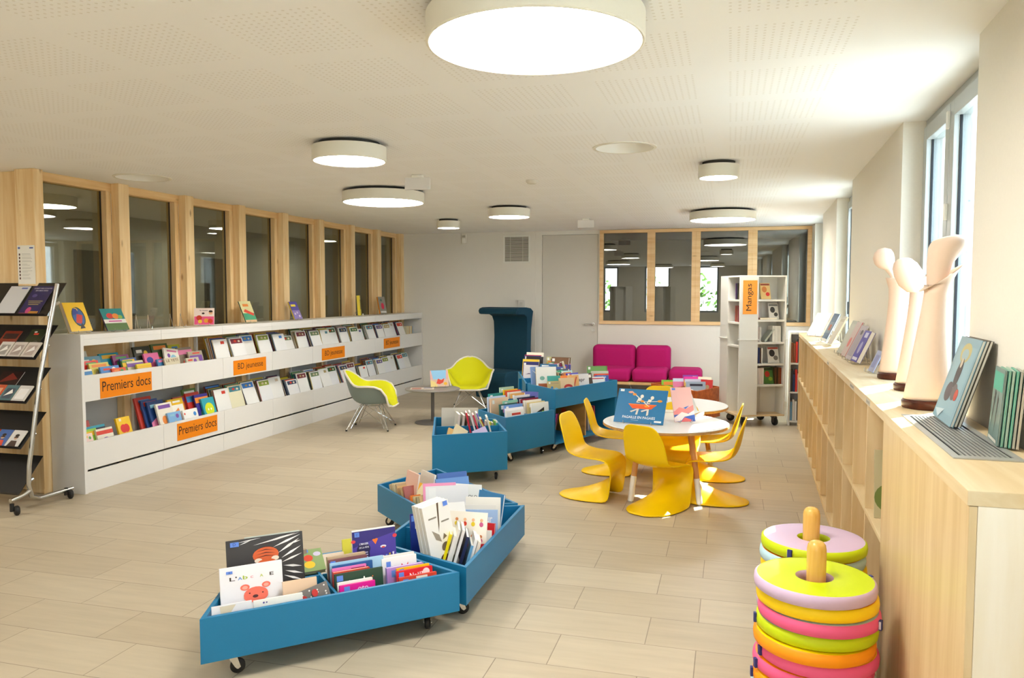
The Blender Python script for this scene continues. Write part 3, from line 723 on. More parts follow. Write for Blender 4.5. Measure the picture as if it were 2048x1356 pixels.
# (x, y of the seat centre, facing in degrees from +X)
CH = [(-1.02, 5.86, -12, 'yellow cantilever child chair at the left of the near table, beside the teal bins'),
      (-0.50, 5.62, 62, 'yellow cantilever child chair nearest the camera, its back to it'),
      (-0.075, 5.97, 176, 'yellow cantilever child chair right of the near table, its seat in the sun'),
      (-0.09, 6.72, 176, 'yellow cantilever child chair right behind the sunlit one, with a sunlit top edge'),
      (-1.00, 6.70, 4, 'yellow cantilever child chair at the left behind the near table, before the tall bin'),
      (-0.62, 7.62, -80, 'yellow cantilever child chair behind the far table, only its top showing'),
      (-0.40, 6.50, -92, 'yellow cantilever child chair tucked beneath the near table from behind')]
def fmat(x, y, ang): return Matrix.Translation((x, y, 0.006)) @ Matrix.Rotation(R(ang) - PI / 2, 4, 'Z')
c0 = make_chair(CH[0][3], fmat(*CH[0][:3]))
for x, y, a, lab in CH[1:]: copy_thing(c0, fmat(x, y, a), lab)

# ================================================================== ROUND TABLES
PLY = wood('plywood_edge', 'b98a50', 'd2a76c', 'x', 0.5, 20); BEECH = wood('beech_leg', 'c48a50', 'd9a56c', 'z', 0.4, 10)
def round_table(x, y, rot, lab):
    t = thing('round_table', lab, 'table', (x, y, 0), rot, 'round white children tables')
    MB().lathe([(0, 0.545), (0.47, 0.545), (0.475, 0.549), (0.475, 0.563), (0, 0.563)], 72).build('tabletop', PLY, t, smooth=30)
    MB().lathe([(0, 0.5635), (0.4715, 0.5635), (0.474, 0.567), (0.47, 0.570), (0, 0.570)], 72).build('white_surface', M('f0f0ee', 0.3), t, smooth=30)
    for k in range(4):
        a = R(45 + 90 * k); p = Vector((math.cos(a) * 0.26, math.sin(a) * 0.26, 0.545)); q = Vector((math.cos(a) * 0.355, math.sin(a) * 0.355, 0.012)); m = p.lerp(q, 0.66)
        l = MB().tube([p, m], 0.024, 14, r2=0.0205).build('leg', BEECH, t, smooth=50)
        MB().tube([m, p.lerp(q, 0.97), q], 0.0225, 14).tube([q, q + Vector((0, 0, -0.011))], 0.021, 14, r2=0.012).build('leg_tip', M('ecebe6', 0.35), l, smooth=50)
round_table(-0.465, 6.04, R(5), 'near round white children table with plywood edge and two open books on it')
round_table(-0.475, 7.03, R(30), 'far round white children table just behind the near one')

# ================================================================== ARMCHAIRS AND SMALL GREY TABLE
LIME = M('d3d000', 0.75, mottle=0.04, scale=300); SHELLG = M('84938f', 0.5, mottle=0.05, scale=200); CREAM = M('ddd6c6', 0.5)
def arm_grid(off=0.0, N=25):
    # stations from the front lip to the top of the back: centre (y, z) and rim (x, y, z)
    st = [((0.285, 0.268), (0.235, 0.262, 0.288)), ((0.276, 0.292), (0.245, 0.252, 0.315)), ((0.22, 0.303), (0.275, 0.222, 0.40)), ((0.13, 0.296), (0.300, 0.172, 0.475)), ((0.03, 0.288), (0.318, 0.105, 0.502)),
          ((-0.07, 0.288), (0.325, 0.035, 0.508)), ((-0.15, 0.305), (0.318, -0.03, 0.506)), ((-0.205, 0.352), (0.300, -0.085, 0.506)), ((-0.238, 0.42), (0.268, -0.135, 0.518)), ((-0.262, 0.49), (0.232, -0.178, 0.548)),
          ((-0.283, 0.555), (0.190, -0.222, 0.594)), ((-0.297, 0.605), (0.140, -0.262, 0.631)), ((-0.305, 0.640), (0.085, -0.292, 0.655)), ((-0.309, 0.662), (0.03, -0.308, 0.664))]
    G = []
    for i, ((cy, cz), (ex, ey, ez)) in enumerate(st):
        row = []; seat = max(0.0, min(1.0, (9 - i) / 4))
        for k in range(N):
            t = -1 + 2 * k / (N - 1); s = abs(t)
            g = max(0.0, (s - 0.30) / 0.70); g = g * g * (3 - 2 * g)
            f = g * seat + s * s * (1 - seat)
            x = ex * math.copysign(s ** (1 - 0.22 * seat), t)
            row.append(Vector((x, cy + (ey - cy) * (s * s * 0.6 + f * 0.4), cz + (ez - cz) * f)))
        G.append(row)
    if off:
        H = []
        for i in range(len(G)):
            row = []
            for k in range(N):
                du = G[min(i + 1, len(G) - 1)][k] - G[max(i - 1, 0)][k]; dv = G[i][min(k + 1, N - 1)] - G[i][max(k - 1, 0)]
                n = dv.cross(du)
                n.normalize()
                if n.dot(Vector((0, 0.12, 0.75)) - G[i][k]) < 0: n = -n
                row.append(G[i][k] + n * off)
            H.append(row)
        G = H
    return G
def armchair(x, y, ang, lab):
    T = Matrix.Translation((x, y, 0.004)) @ Matrix.Rotation(R(ang) - PI / 2, 4, 'Z')
    t = thing('shell_armchair', lab, 'chair', group='lime shell armchairs', mat=T)
    G = arm_grid(); MB().grid(G).build('shell', SHELLG, t, smooth=True, subdiv=1)
    MB().grid(arm_grid(0.016)).build('upholstery', LIME, t, smooth=True, subdiv=1)
    ring = [G[0][k] for k in range(len(G[0]))] + [G[i][-1] for i in range(1, len(G))] + [G[-1][k] for k in range(len(G[0]) - 2, -1, -1)] + [G[i][0] for i in range(len(G) - 2, 0, -1)]
    H = arm_grid(0.008); ring = [H[0][k] for k in range(len(H[0]))] + [H[i][-1] for i in range(1, len(H))] + [H[-1][k] for k in range(len(H[0]) - 2, -1, -1)] + [H[i][0] for i in range(len(H) - 2, 0, -1)]
    MB().tube(ring, 0.0125, 8, closed=True).build('edge_piping', CREAM, t, smooth=True)
    feet = [(-0.215, 0.235), (0.215, 0.235), (0.215, -0.235), (-0.215, -0.235)]; tops = [(-0.10, 0.11), (0.10, 0.11), (0.10, -0.11), (-0.10, -0.11)]
    for (fx, fy), (tx, ty) in zip(feet, tops):
        l = MB(); l.tube([(fx, fy, 0.012), (tx, ty, 0.272)], 0.0075, 8); l.tube([(fx * 0.93, fy * 0.80, 0.03), (tx * 1.1, ty * 0.6, 0.272)], 0.0045, 6)
        o = l.build('leg', CHROME, t, smooth=50)
        MB().tube([(fx, fy, 0.0), (fx, fy, 0.016)], 0.011, 10).build('glide', DARKRUBBER, o, smooth=50)
    w = MB()
    for a, b in ((0, 1), (1, 2), (2, 3), (3, 0)):
        fa, fb, ta, tb = feet[a], feet[b], tops[a], tops[b]
        w.tube([(fa[0] * 0.97, fa[1] * 0.97, 0.035), (tb[0], tb[1], 0.265)], 0.0035, 6); w.tube([(fb[0] * 0.97, fb[1] * 0.97, 0.035), (ta[0], ta[1], 0.265)], 0.0035, 6)
    w.tube([(*p, 0.272) for p in tops], 0.006, 8, closed=True)
    w.build('wire_struts', CHROME, t, smooth=50)
armchair(-3.95, 8.14, 13, 'lime armchair with grey outer shell turned sideways before the white bookcase')
armchair(-3.38, 9.98, -72, 'lime armchair behind the grey table, facing the camera, before the teal seat')
GREYM = M('6d6864', 0.5, metal=0.3)
t = thing('side_table', 'small round grey metal side table between the two lime armchairs', 'table', (-3.42, 8.71, 0))
MB().lathe([(0, 0.402), (0.325, 0.402), (0.33, 0.406), (0.33, 0.412), (0.325, 0.415), (0, 0.415)], 64).build('tabletop', M('8b857e', 0.45), t, smooth=30)
MB().lathe([(0, 0.015), (0.021, 0.015), (0.021, 0.402), (0, 0.402)], 20).build('pole', GREYM, t, smooth=40)
MB().lathe([(0, 0), (0.215, 0), (0.215, 0.008), (0.03, 0.018), (0, 0.018)], 48).build('base', GREYM, t, smooth=30)

# tall teal seat with rolled hood
DTEAL = M('0d3f54', 0.85, mottle=0.08, scale=300, bump=0.15)
t = thing('highback_armchair', 'tall dark teal upholstered armchair with a rolled hood against the back wall', 'armchair', (-3.21, 11.36, 0), R(-22))
def slab(prof, hw, taper):
    G = []
    for (d, z) in prof:
        w = hw(z); row = []
        for k in range(9): row.append((w * (-1 + k / 4), d, z))
        G.append(row)
    return G
# side profile: y is depth (front negative)
outer = [(-0.30, 1.245), (-0.305, 1.285), (-0.28, 1.32), (-0.22, 1.337), (-0.05, 1.34), (0.06, 1.325), (0.12, 1.28), (0.135, 1.2), (0.125, 1.0), (0.115, 0.7), (0.135, 0.4), (0.16, 0.0)]
inner = [(-0.30, 1.245), (-0.26, 1.235), (-0.20, 1.24), (-0.08, 1.235), (-0.01, 1.20), (0.02, 1.12), (0.02, 0.9), (0.015, 0.7), (0.03, 0.4), (0.05, 0.0)]
pr_ = outer + inner[::-1]
def hwz(z): return 0.335 + 0.03 * max(0, 1 - abs(z - 1.3) / 0.12) - 0.025 * math.exp(-((z - 0.85) / 0.35) ** 2) + 0.02 * max(0, 0.3 - z)
vs = [[(hwz(z) * s, d, z) for (d, z) in pr_] for s in (-1, 1)]
m = MB(); n = len(pr_); m.add(vs[0] + vs[1], [(i, (i + 1) % n, n + (i + 1) % n, n + i) for i in range(n)])
k = len(outer)
# side caps as quads between the outer and inner profile
def cap(s):
    out = [(hwz(z) * s, d, z) for d, z in outer]; inn = [(hwz(z) * s, d, z) for d, z in inner]
    A = [Vector(p) for p in out]; B = [Vector(p) for p in inn]; i = j = 0; fs = []; pts = A + B
    while i < len(A) - 1 or j < len(B) - 1:
        if j == len(B) - 1 or (i < len(A) - 1 and (A[i + 1] - B[j]).length < (A[i] - B[j + 1]).length): fs.append((i, i + 1, len(A) + j)); i += 1
        else: fs.append((i, len(A) + j + 1, len(A) + j)); j += 1
    m.add(pts, [f if s > 0 else f[::-1] for f in fs])
cap(-1); cap(1)
m.build('back_shell', DTEAL, t, smooth=35, bevel=0.018)
sp_ = [(0.03, 0.0), (0.02, 0.38), (-0.02, 0.40), (-0.40, 0.405), (-0.46, 0.385), (-0.485, 0.33), (-0.47, 0.2), (-0.44, 0.0)]
m = MB(); hw = 0.30; m.prism([(a, b) for a, b in sp_], -hw, hw, Matrix(((0, 0, 1, 0), (1, 0, 0, 0), (0, 1, 0, 0), (0, 0, 0, 1)))); m.build('seat', DTEAL, t, smooth=35, bevel=0.02)
for s in (-1, 1):
    m = MB(); m.prism([(0.10, 0.0), (0.10, 0.30), (-0.02, 0.36), (-0.10, 0.34), (-0.13, 0.2), (-0.12, 0.0)], s * 0.345 - 0.03, s * 0.345 + 0.03, Matrix(((0, 0, 1, 0), (1, 0, 0, 0), (0, 1, 0, 0), (0, 0, 0, 1)))); m.build('side_wing', DTEAL, t, smooth=35, bevel=0.012)

# ================================================================== MAGENTA SOFA
MAG = M('b50a66', 0.85, mottle=0.06, scale=300, bump=0.12)
t = thing('sofa_bench', 'low magenta sofa of two backed seats and a stool on a pale wooden bench', 'sofa', (-1.05, 11.3, 0))
bw = wood('pale_oak_board', 'cfa56b', 'dfba84', 'x', 0.5, 8)
MB().box(-1.98, -0.30, 10.92, 11.68, 0.27, 0.305).build('bench_board', bw, t, world=True, bevel=0.003)
for x in (-1.86, -0.42):
    MB().box(x - 0.03, x + 0.03, 10.98, 11.62, 0.0, 0.27).build('leg', M('4b4036', 0.6), t, world=True, bevel=0.003)
def cushion(nm, x0, x1, y0, y1, z0, z1, r):
    m = MB(); m.box(x0, x1, y0, y1, z0, z1); o = m.build(nm, MAG, t, world=True, smooth=True)
    q = o.modifiers.new('round', 'BEVEL'); q.width = r; q.segments = 5
for x0, x1 in ((-1.955, -1.325), (-1.315, -0.82)):
    cushion('seat_cushion', x0 + (0.015 if x0 < -1.5 else 0.0), x1 - 0.015, 10.94, 11.50, 0.305, 0.49, 0.055)
    cushion('back_cushion', x0, x1, 11.42, 11.66, 0.305, 0.79, 0.07)
cushion('stool_cushion', -0.81, -0.365, 10.96, 11.5, 0.305, 0.495, 0.065)

# ================================================================== ROTATING SHELF TOWER
PW = M('dcdad3', 0.5, mottle=0.01)
FT = Fr((0.108, 9.352), 23)
t = thing('shelf_tower', "white four-sided shelf tower on castors with the 'Mangas' sign", 'shelf', (0.27, 9.69, 0))
Lt = 0.567; th = 0.02; z0, z1 = 0.12, 1.75
def fp(pts): return [FT.p(u, n) for u, n in pts]
pan = 0.225; dep = 0.21
# four closed corner panels, each starting at one corner, then an open stack of shelves
def rot4(u, n, k):
    for _ in range(k): u, n = Lt - n, u
    return u, n
for k in range(4):
    def q(pts): return [FT.p(*rot4(u, n, k)) for u, n in pts]
    MB().prism(q([(0, 0), (pan, 0), (pan, th), (0, th)]), z0 + 0.02, 1.01).build('panel', PW, t, world=True, bevel=0.001)
    MB().prism(q([(0, 0), (pan, 0), (pan, th), (0, th)]), 1.018, z1 - 0.012).build('panel', PW, t, world=True, bevel=0.001)
    MB().prism(q([(-0.012, -0.012), (pan + 0.01, -0.012), (pan + 0.01, th), (-0.012, th)]), 1.009, 1.019).build('ledge', PW, t, world=True)
    MB().prism(q([(pan - th, th), (pan, th), (pan, dep), (pan - th, dep)]), z0 + 0.02, z1 - 0.012).build('upright', PW, t, world=True)
    MB().prism(q([(pan, dep), (Lt - th, dep), (Lt - th, dep + 0.012), (pan, dep + 0.012)]), z0 + 0.02, z1 - 0.012).build('back_panel', PW, t, world=True)
    if k in (0, 3):
        for z in ((0.49, 0.735, 0.985, 1.245, 1.48) if k == 0 else (0.945, 1.215, 1.478)):
            MB().prism(q([(pan + 0.001, 0.004), (Lt - th - 0.001, 0.004), (Lt - th - 0.001, dep), (pan + 0.001, dep)]), z - 0.022, z).build('shelf', PW, t, world=True, bevel=0.001)
    if k == 3:
        m = MB()
        for i in range(46):
            z = 0.18 + i * 0.033
            for n in (0.05, 0.16):
                c = FT.p(*rot4(pan + 0.0006, n, k)); e = FT.U * 0.003
        m = None
MB().prism(fp([(0, 0), (Lt, 0), (Lt, Lt), (0, Lt)]), z0, z0 + 0.02).build('base_panel', wood('birch_plinth', 'cfb48a', 'dcc39c', 'x', 0.5, 8), t, world=True, bevel=0.002)
MB().prism(fp([(0, 0), (Lt, 0), (Lt, Lt), (0, Lt)]), z1 - 0.012, z1 + 0.006).build('top_panel', PW, t, world=True, bevel=0.002)
for k, (u, n) in enumerate(((0.09, 0.09), (Lt - 0.09, 0.09), (Lt - 0.09, Lt - 0.09), (0.09, Lt - 0.09))):
    p = FT.p(u, n); T = Matrix.Translation((p.x, p.y, 0)) @ Matrix.Rotation(R(-70 + 20 * k), 4, 'Z')
    c = MB(); c.box(-0.03, 0.03, -0.022, 0.022, 0.092, 0.1195, T); c.box(-0.012, 0.035, -0.026, -0.019, 0.035, 0.1, T); c.box(-0.012, 0.035, 0.019, 0.026, 0.035, 0.1, T)
    o = c.build('castor', M('4c4a47', 0.4), t, world=True, bevel=0.003)
    MB().lathe([(0, -0.016), (0.036, -0.016), (0.048, -0.008), (0.048, 0.008), (0.036, 0.016), (0, 0.016)], 24, T=T @ Matrix.Translation((0.02, 0, 0.0485)) @ Matrix.Rotation(PI / 2, 4, 'X')).build('wheel', DARKRUBBER, o, world=True, smooth=40)
TT = Matrix(((FT.U.x, FT.N.x, 0, FT.O.x), (FT.U.y, FT.N.y, 0, FT.O.y), (0, 0, 1, 0), (0, 0, 0, 1)))
tower_root = t
s = thing('tower_sign', "upright orange 'Mangas' sign on the white shelf tower", 'sign', tuple(TT @ Vector((0.12, 0, 1.31))), R(23))
MB().box(0.035, 0.205, -0.004, -0.0008, 1.31, 1.70, TT).build('card', M('f09a2e', 0.5), s, world=True)
m = MB(); add_text(m, 'Mangas', TT @ Matrix.Translation((0, -0.0046, 0)), 0.158, 1.35, 0.31, 0.085, bold=0.0, vertical=True); m.build('lettering', INK, s, world=True)

tower_ = tower_root
for (x, y, rz, lab) in ((-3.35, -1.6, 40, 'white shelf tower standing behind the camera, mirrored in the leftmost far pane'), (-2.05, -1.6, 15, 'white shelf tower standing behind the camera, mirrored in the second far pane')):
    copy_thing(tower_, TR(x, y, 0, R(rz)), lab)
# ================================================================== LOW WHITE BOOKCASE BEHIND THE CUBBIES
CW = TR(0.544, 2.014, 0, -math.atan(0.0293))        # front line of the window cabinet: local y runs along it, x into it
t = thing('low_bookcase', 'low white bookcase of upright books standing behind the shelf tower', 'bookcase', tuple(CW @ Vector((0.1, 7.75, 0))), 0)
lx0, lx1, ly0, ly1 = -0.095, 0.26, 7.62, 7.92
MB().box(lx0, lx1, ly0, ly1, 1.075, 1.098, CW).build('top_panel', WHITE_LAM, t, world=True, bevel=0.002)
for x in (lx0, lx1 - 0.02): MB().box(x, x + 0.02, ly0 + 0.002, ly1, 0.0, 1.075, CW).build('side_panel', WHITE_LAM, t, world=True)
for z in (0.06, 0.40, 0.74): MB().box(lx0 + 0.02, lx1 - 0.02, ly0 + 0.004, ly1, z - 0.02, z, CW).build('shelf', WHITE_LAM, t, world=True)
MB().box(lx0 + 0.02, lx1 - 0.02, ly1 - 0.012, ly1, 0.06, 1.075, CW).build('back_panel', WHITE_LAM, t, world=True)

# ================================================================== CABINET UNDER THE WINDOWS
XF = 0.277                                              # depth to the wall line
def CB(mb, x0, x1, y0, y1, z0, z1): return mb.box(x0, x1, y0, y1, z0, z1, CW)
yE = 7.42; yS = 1.275
t = thing('cubby_cabinet', 'long birch cubby cabinet under the windows with two rows of open compartments', 'cabinet', tuple(CW @ Vector((0.1, 4, 0))), 0)
CB(MB(), 0, 0.27, yE - 0.02, yE, 0, 1.062).build('end_panel', BIRCH, t, world=True, bevel=0.001)
n = 13; pit = (yE - yS - 0.02) / n
for i in range(n):
    y = yS + i * pit
    CB(MB(), 0.003, 0.25, y, y + 0.02, 0.06, 0.572).build('divider', BIRCH, t, world=True, bevel=0.001)
    CB(MB(), 0.003, 0.25, y, y + 0.02, 0.592, 1.062).build('divider', BIRCH, t, world=True, bevel=0.001)
CB(MB(), 0.003, 0.25, yS, yE - 0.02, 0.572, 0.592).build('shelf', BIRCH_Y, t, world=True, bevel=0.001)
CB(MB(), 0.003, 0.25, yS, yE - 0.02, 0.04, 0.06).build('bottom_panel', BIRCH_Y, t, world=True, bevel=0.001)
CB(MB(), 0.012, 0.03, yS, yE - 0.02, 0.0, 0.04).build('plinth', BIRCH_Y, t, world=True)
CB(MB(), 0.25, 0.262, yS, yE - 0.02, 0.04, 1.062).build('back_panel', BIRCH, t, world=True)
t = thing('closed_cabinet', 'closed birch cabinet at the near right, its daylight-toned end facing the camera', 'cabinet', tuple(CW @ Vector((0.15, 0.6, 0))), 0)
CB(MB(), 0.0, 0.018, 0.002, yS - 0.003, 0.0, 1.062).build('front_panel', BIRCH, t, world=True, bevel=0.0015)
CB(MB(), 0.0185, 0.272, 0.002, 0.02, 0.0, 1.0635).build('end_panel', wood('birch_end_daylit', 'efe3ca', 'f6eedd', 'z', 0.42, 5, stretch=8), t, world=True, bevel=0.0015)  # paler birch tones put the window light into the end's colour
CB(MB(), 0.0185, 0.272, yS - 0.022, yS - 0.004, 0.0, 1.062).build('side_panel', BIRCH, t, world=True)
w = MB()
CB(w, -0.004, 0.275, 0.0, yE, 1.064, 1.10)
CB(w, 0.275, 0.352, 1.262, 2.77, 1.064, 1.10)
wt = w.build('worktop', wood('birch_worktop', 'd8c095', 'e4d2ae', 'y', 0.4, 6, stretch=10), None, bevel=0.0015)
tag(wt, 'long pale birch worktop over the cabinets under the windows', 'worktop')
wt.data.transform(Matrix.Translation((-0.7, -4.5, 0))); wt.location = (0.7, 4.5, 0)
for y0, y1 in ((1.62, 1.74), (2.2, 2.36), (3.6, 3.72)):
    CB(MB(), -0.0055, -0.0041, y0, y1, 1.070, 1.094).build('label_strip', M('cfc6b6', 0.6), wt, world=True)
m = MB()
for y0, y1 in ((1.62, 1.74), (2.2, 2.36), (3.6, 3.72)):
    y = y0 + 0.012
    while y < y1 - 0.02:
        CB(m, -0.006, -0.0056, y, y + 0.009, 1.077, 1.087); y += 0.014
m.build('label_printing', M('a59d90', 0.6), wt, world=True)
# ventilation grille let into the worktop
t = thing('vent_grille', 'flat aluminium ventilation grille on the near end of the worktop', 'grille', tuple(CW @ Vector((0.12, 0.8, 1.10))), 0)
gx0, gx1, gy0, gy1 = 0.048, 0.225, 0.38, 1.19
m = MB(); CB(m, gx0, gx1, gy0, gy0 + 0.035, 1.1005, 1.104); CB(m, gx0, gx1, gy1 - 0.035, gy1, 1.1005, 1.104); CB(m, gx0, gx0 + 0.02, gy0 + 0.035, gy1 - 0.035, 1.1005, 1.104); CB(m, gx1 - 0.02, gx1, gy0 + 0.035, gy1 - 0.035, 1.1005, 1.104)
m.build('frame', M('b3b5b2', 0.4, metal=0.4), t, world=True)
m = MB(); nb = 11; wdt = (gx1 - gx0 - 0.04) / nb
for i in range(1, nb): x = gx0 + 0.02 + i * wdt; CB(m, x - 0.0035, x + 0.0035, gy0 + 0.035, gy1 - 0.035, 1.1008, 1.1038)
m.build('bars', M('a9aba8', 0.4, metal=0.4), t, world=True)
CB(MB(), gx0 + 0.02, gx1 - 0.02, gy0 + 0.035, gy1 - 0.035, 1.1003, 1.1007).build('dark_opening', M('161614', 0.8), t, world=True)

# ================================================================== SCULPTURES
CLAY = M('ecd0b9', 0.6, mottle=0.04, scale=14, bump=0.03); WAL = wood('dark_walnut', '3c1a10', '5c2c1a', 'x', 0.3, 10)
def sculpture(x, y, base_r, body, rim, head, lab, rot=0.0, hshift=0.0):
    t = thing('figure_sculpture', lab, 'sculpture', (x, y, 1.1005), rot, 'pale clay figures on the worktop')
    MB().lathe([(0, 0), (base_r - 0.004, 0), (base_r, 0.005), (base_r, 0.027), (base_r - 0.006, 0.034), (0, 0.034)], 48).build('base', WAL, t, smooth=40)
    m = MB(); N = 32
    def ring(cx, cz, rx, ry, tilt=0.0, k=0.0):
        out = []
        for i in range(N):
            a = 2 * PI * i / N; px = rx * math.cos(a); out.append((cx + px, ry * math.sin(a), cz + px * tilt + k * max(0, math.cos(a)) ** 3))
        return out
    G = [ring(0, 0.034, 0.001, 0.001)] + [ring(*b) for b in body]
    for (cx, cz, r, tilt, k) in rim: G.append(ring(cx, cz, r, r * 0.75, tilt, k))
    G = [list(r) + [r[0]] for r in G]
    m.grid(G); m.build('body', CLAY, t, smooth=True)
    h = MB(); G = [ring(*b) for b in head]; G = [list(r) + [r[0]] for r in G]
    h.grid(G); h.build('head', CLAY, t, smooth=True)
s1 = [(0, .035, .088, .075), (0, .05, .087, .075), (.004, .17, .071, .063), (.008, .30, .055, .05), (.014, .40, .046, .044), (.018, .455, .043, .041), (.022, .49, .047, .045)]
s1r = [(.025, .492, .054, .40, 0), (.030, .510, .068, .62, 0), (.034, .517, .077, .70, 0), (.034, .513, .070, .70, 0), (.026, .495, .045, .40, 0), (.02, .47, .02, 0, 0)]
s1h = [(.018, .46, .034, .034), (.022, .53, .039, .038), (.028, .575, .046, .044), (.042, .61, .058, .052), (.052, .637, .066, .057, .05), (.056, .657, .064, .056, .12), (.053, .672, .053, .046, .2), (.05, .679, .03, .028, .24), (.05, .680, .002, .002, .2)]
sculpture(0.765, 3.43, 0.095, s1, s1r, s1h, 'nearest and largest pale clay figure, on the worktop beside the comic albums')
s2 = [(0, .035, .075, .065), (0, .05, .074, .065), (.004, .18, .060, .055), (.010, .33, .046, .043), (.014, .43, .040, .039), (.02, .48, .046, .043)]
s2r = [(.03, .51, .060, .3, .025), (.04, .535, .066, .45, .04), (.038, .538, .062, .45, .04), (.026, .50, .04, .2, 0), (.02, .47, .02, 0, 0)]
s2h = [(0, .46, .036, .036), (-.016, .492, .058, .05), (-.024, .518, .071, .056, -.25), (-.030, .548, .073, .056, -.32), (-.036, .580, .062, .050, -.30), (-.040, .606, .042, .036, -.2), (-.042, .619, .018, .016, -.1), (-.042, .622, .002, .002)]
sculpture(0.835, 4.03, 0.085, s2, s2r, s2h, 'middle pale clay figure with bowed head, between the other two')
s3 = [(0, .035, .078, .065), (0, .05, .077, .065), (.002, .18, .064, .056), (.006, .33, .052, .047), (.008, .43, .048, .043), (.012, .48, .054, .048)]
s3r = [(.014, .51, .066, -.1, .02), (.012, .53, .07, -.1, .02), (.012, .532, .064, -.1, .02), (.0, .50, .04, 0, 0), (0, .47, .02, 0, 0)]
s3h = [(0, .46, .016, .016), (-.022, .545, .015, .015), (-.046, .580, .018, .018), (-.058, .590, .036, .034), (-.066, .610, .048, .043), (-.070, .640, .053, .047), (-.070, .668, .047, .043), (-.068, .688, .032, .03), (-.067, .697, .002, .002)]
sculpture(0.852, 4.545, 0.086, s3, s3r, s3h, 'farthest pale clay figure with its egg head turned to the left')

# ================================================================== RING CUSHIONS
RC = {'lime': 'c5d800', 'lilac': 'cfb6d2', 'yellow': 'ffd600', 'pink': 'ee5f90', 'orange': 'ff9c00', 'blue': 'b4d3de'}
def ring_cushion(x, y, z, rim, face, lab, grp, ang, dx=0.0, dy=0.0, tagged=True, r=0.197, h=0.046):
    t = thing('ring_cushion', lab, 'cushion', (x + dx, y + dy, z), ang, grp)
    rm = M(RC[rim], 0.55, mottle=0.02); fm = M(RC[face], 0.4)
    MB().lathe([(r - 0.008, 0.001), (r, 0.007), (r + 0.002, h * 0.5), (r, h - 0.007), (r - 0.008, h - 0.001)], 72).lathe([(0.063, 0.002), (0.056, 0.01), (0.056, h - 0.01), (0.063, h - 0.002)], 40).build('rim', rm, t, smooth=True)
    m = MB()
    for z_ in (h, 0.0):
        s = 1 if z_ else -1
        m.lathe([(0.062, z_ - s * 0.002), (0.075, z_), (r - 0.02, z_), (r - 0.0075, z_ - s * 0.002)], 72)
    m.build('face', fm, t, smooth=True)
    if tagged:
        MB().box(r + 0.001, r + 0.010, -0.008, 0.008, 0.008, 0.04).build('loop_label', M('34397a', 0.6), t)
        MB().box(r + 0.002, r + 0.0085, -0.0095, -0.0081, 0.012, 0.037).build('loop_label_back', M('d8d8e2', 0.6), t)
def cushion_stack(x, y, cols, which, seed):
    rnd = random.Random(seed)
    t = thing('cushion_stand', 'wooden pole stand carrying the %s stack of ring cushions' % which, 'stand', (x, y, 0), 0, 'ring cushion stands')
    pm = wood('varnished_pole', 'd8a650', 'e8bd6c', 'z', 0.18, 16)
    MB().lathe([(0, 0), (0.17, 0), (0.17, 0.02), (0, 0.02)], 48).build('base', BEECH, t, smooth=40)
    hh = 0.71
    MB().lathe([(0, 0.02), (0.031, 0.02), (0.032, hh - 0.03), (0.029, hh - 0.014), (0.021, hh - 0.004), (0.010, hh), (0, hh + 0.001)], 32).build('pole', pm, t, smooth=50)
    z = 0.0205; names = ['bottom', 'second', 'third', 'fourth', 'fifth', 'sixth', 'seventh', 'eighth', 'ninth', 'tenth', 'eleventh', 'top']
    for i, (rim, face) in enumerate(cols):
        where = names[i] if i < len(cols) - 1 else 'top'
        lab = '%s ring cushion, %s of the %s stack' % (rim, where if where in ('top', 'bottom') else where + ' from the bottom', which)
        if i == len(cols) - 1: lab = '%s ring cushion with %s top face crowning the %s stack' % (rim, face, which)
        ang = rnd.choice([R(200), R(215), R(185), R(240), R(20), R(-30), R(335)])
        ring_cushion(x, y, z, rim, face, lab, 'ring cushions of the %s stack' % which, ang, rnd.uniform(-.012, .012), rnd.uniform(-.012, .012), tagged=i in (2, 3, 4, 5, 6, 8, 9, 11)); z += 0.0475
cushion_stack(0.30, 2.82, [('orange', 'yellow'), ('lilac', 'blue'), ('pink', 'lime'), ('blue', 'yellow'), ('orange', 'yellow'), ('pink', 'orange'), ('pink', 'yellow'), ('orange', 'yellow'), ('lime', 'blue'), ('pink', 'blue'), ('yellow', 'orange'), ('lilac', 'lime')], 'near', 4)
cushion_stack(0.325, 3.262, [('yellow', 'orange'), ('lime', 'blue'), ('orange', 'pink'), ('blue', 'lime'), ('orange', 'blue'), ('lime', 'lilac'), ('lilac', 'blue'), ('blue', 'orange'), ('pink', 'lime'), ('yellow', 'blue'), ('blue', 'orange'), ('lime', 'lilac')], 'far', 9)
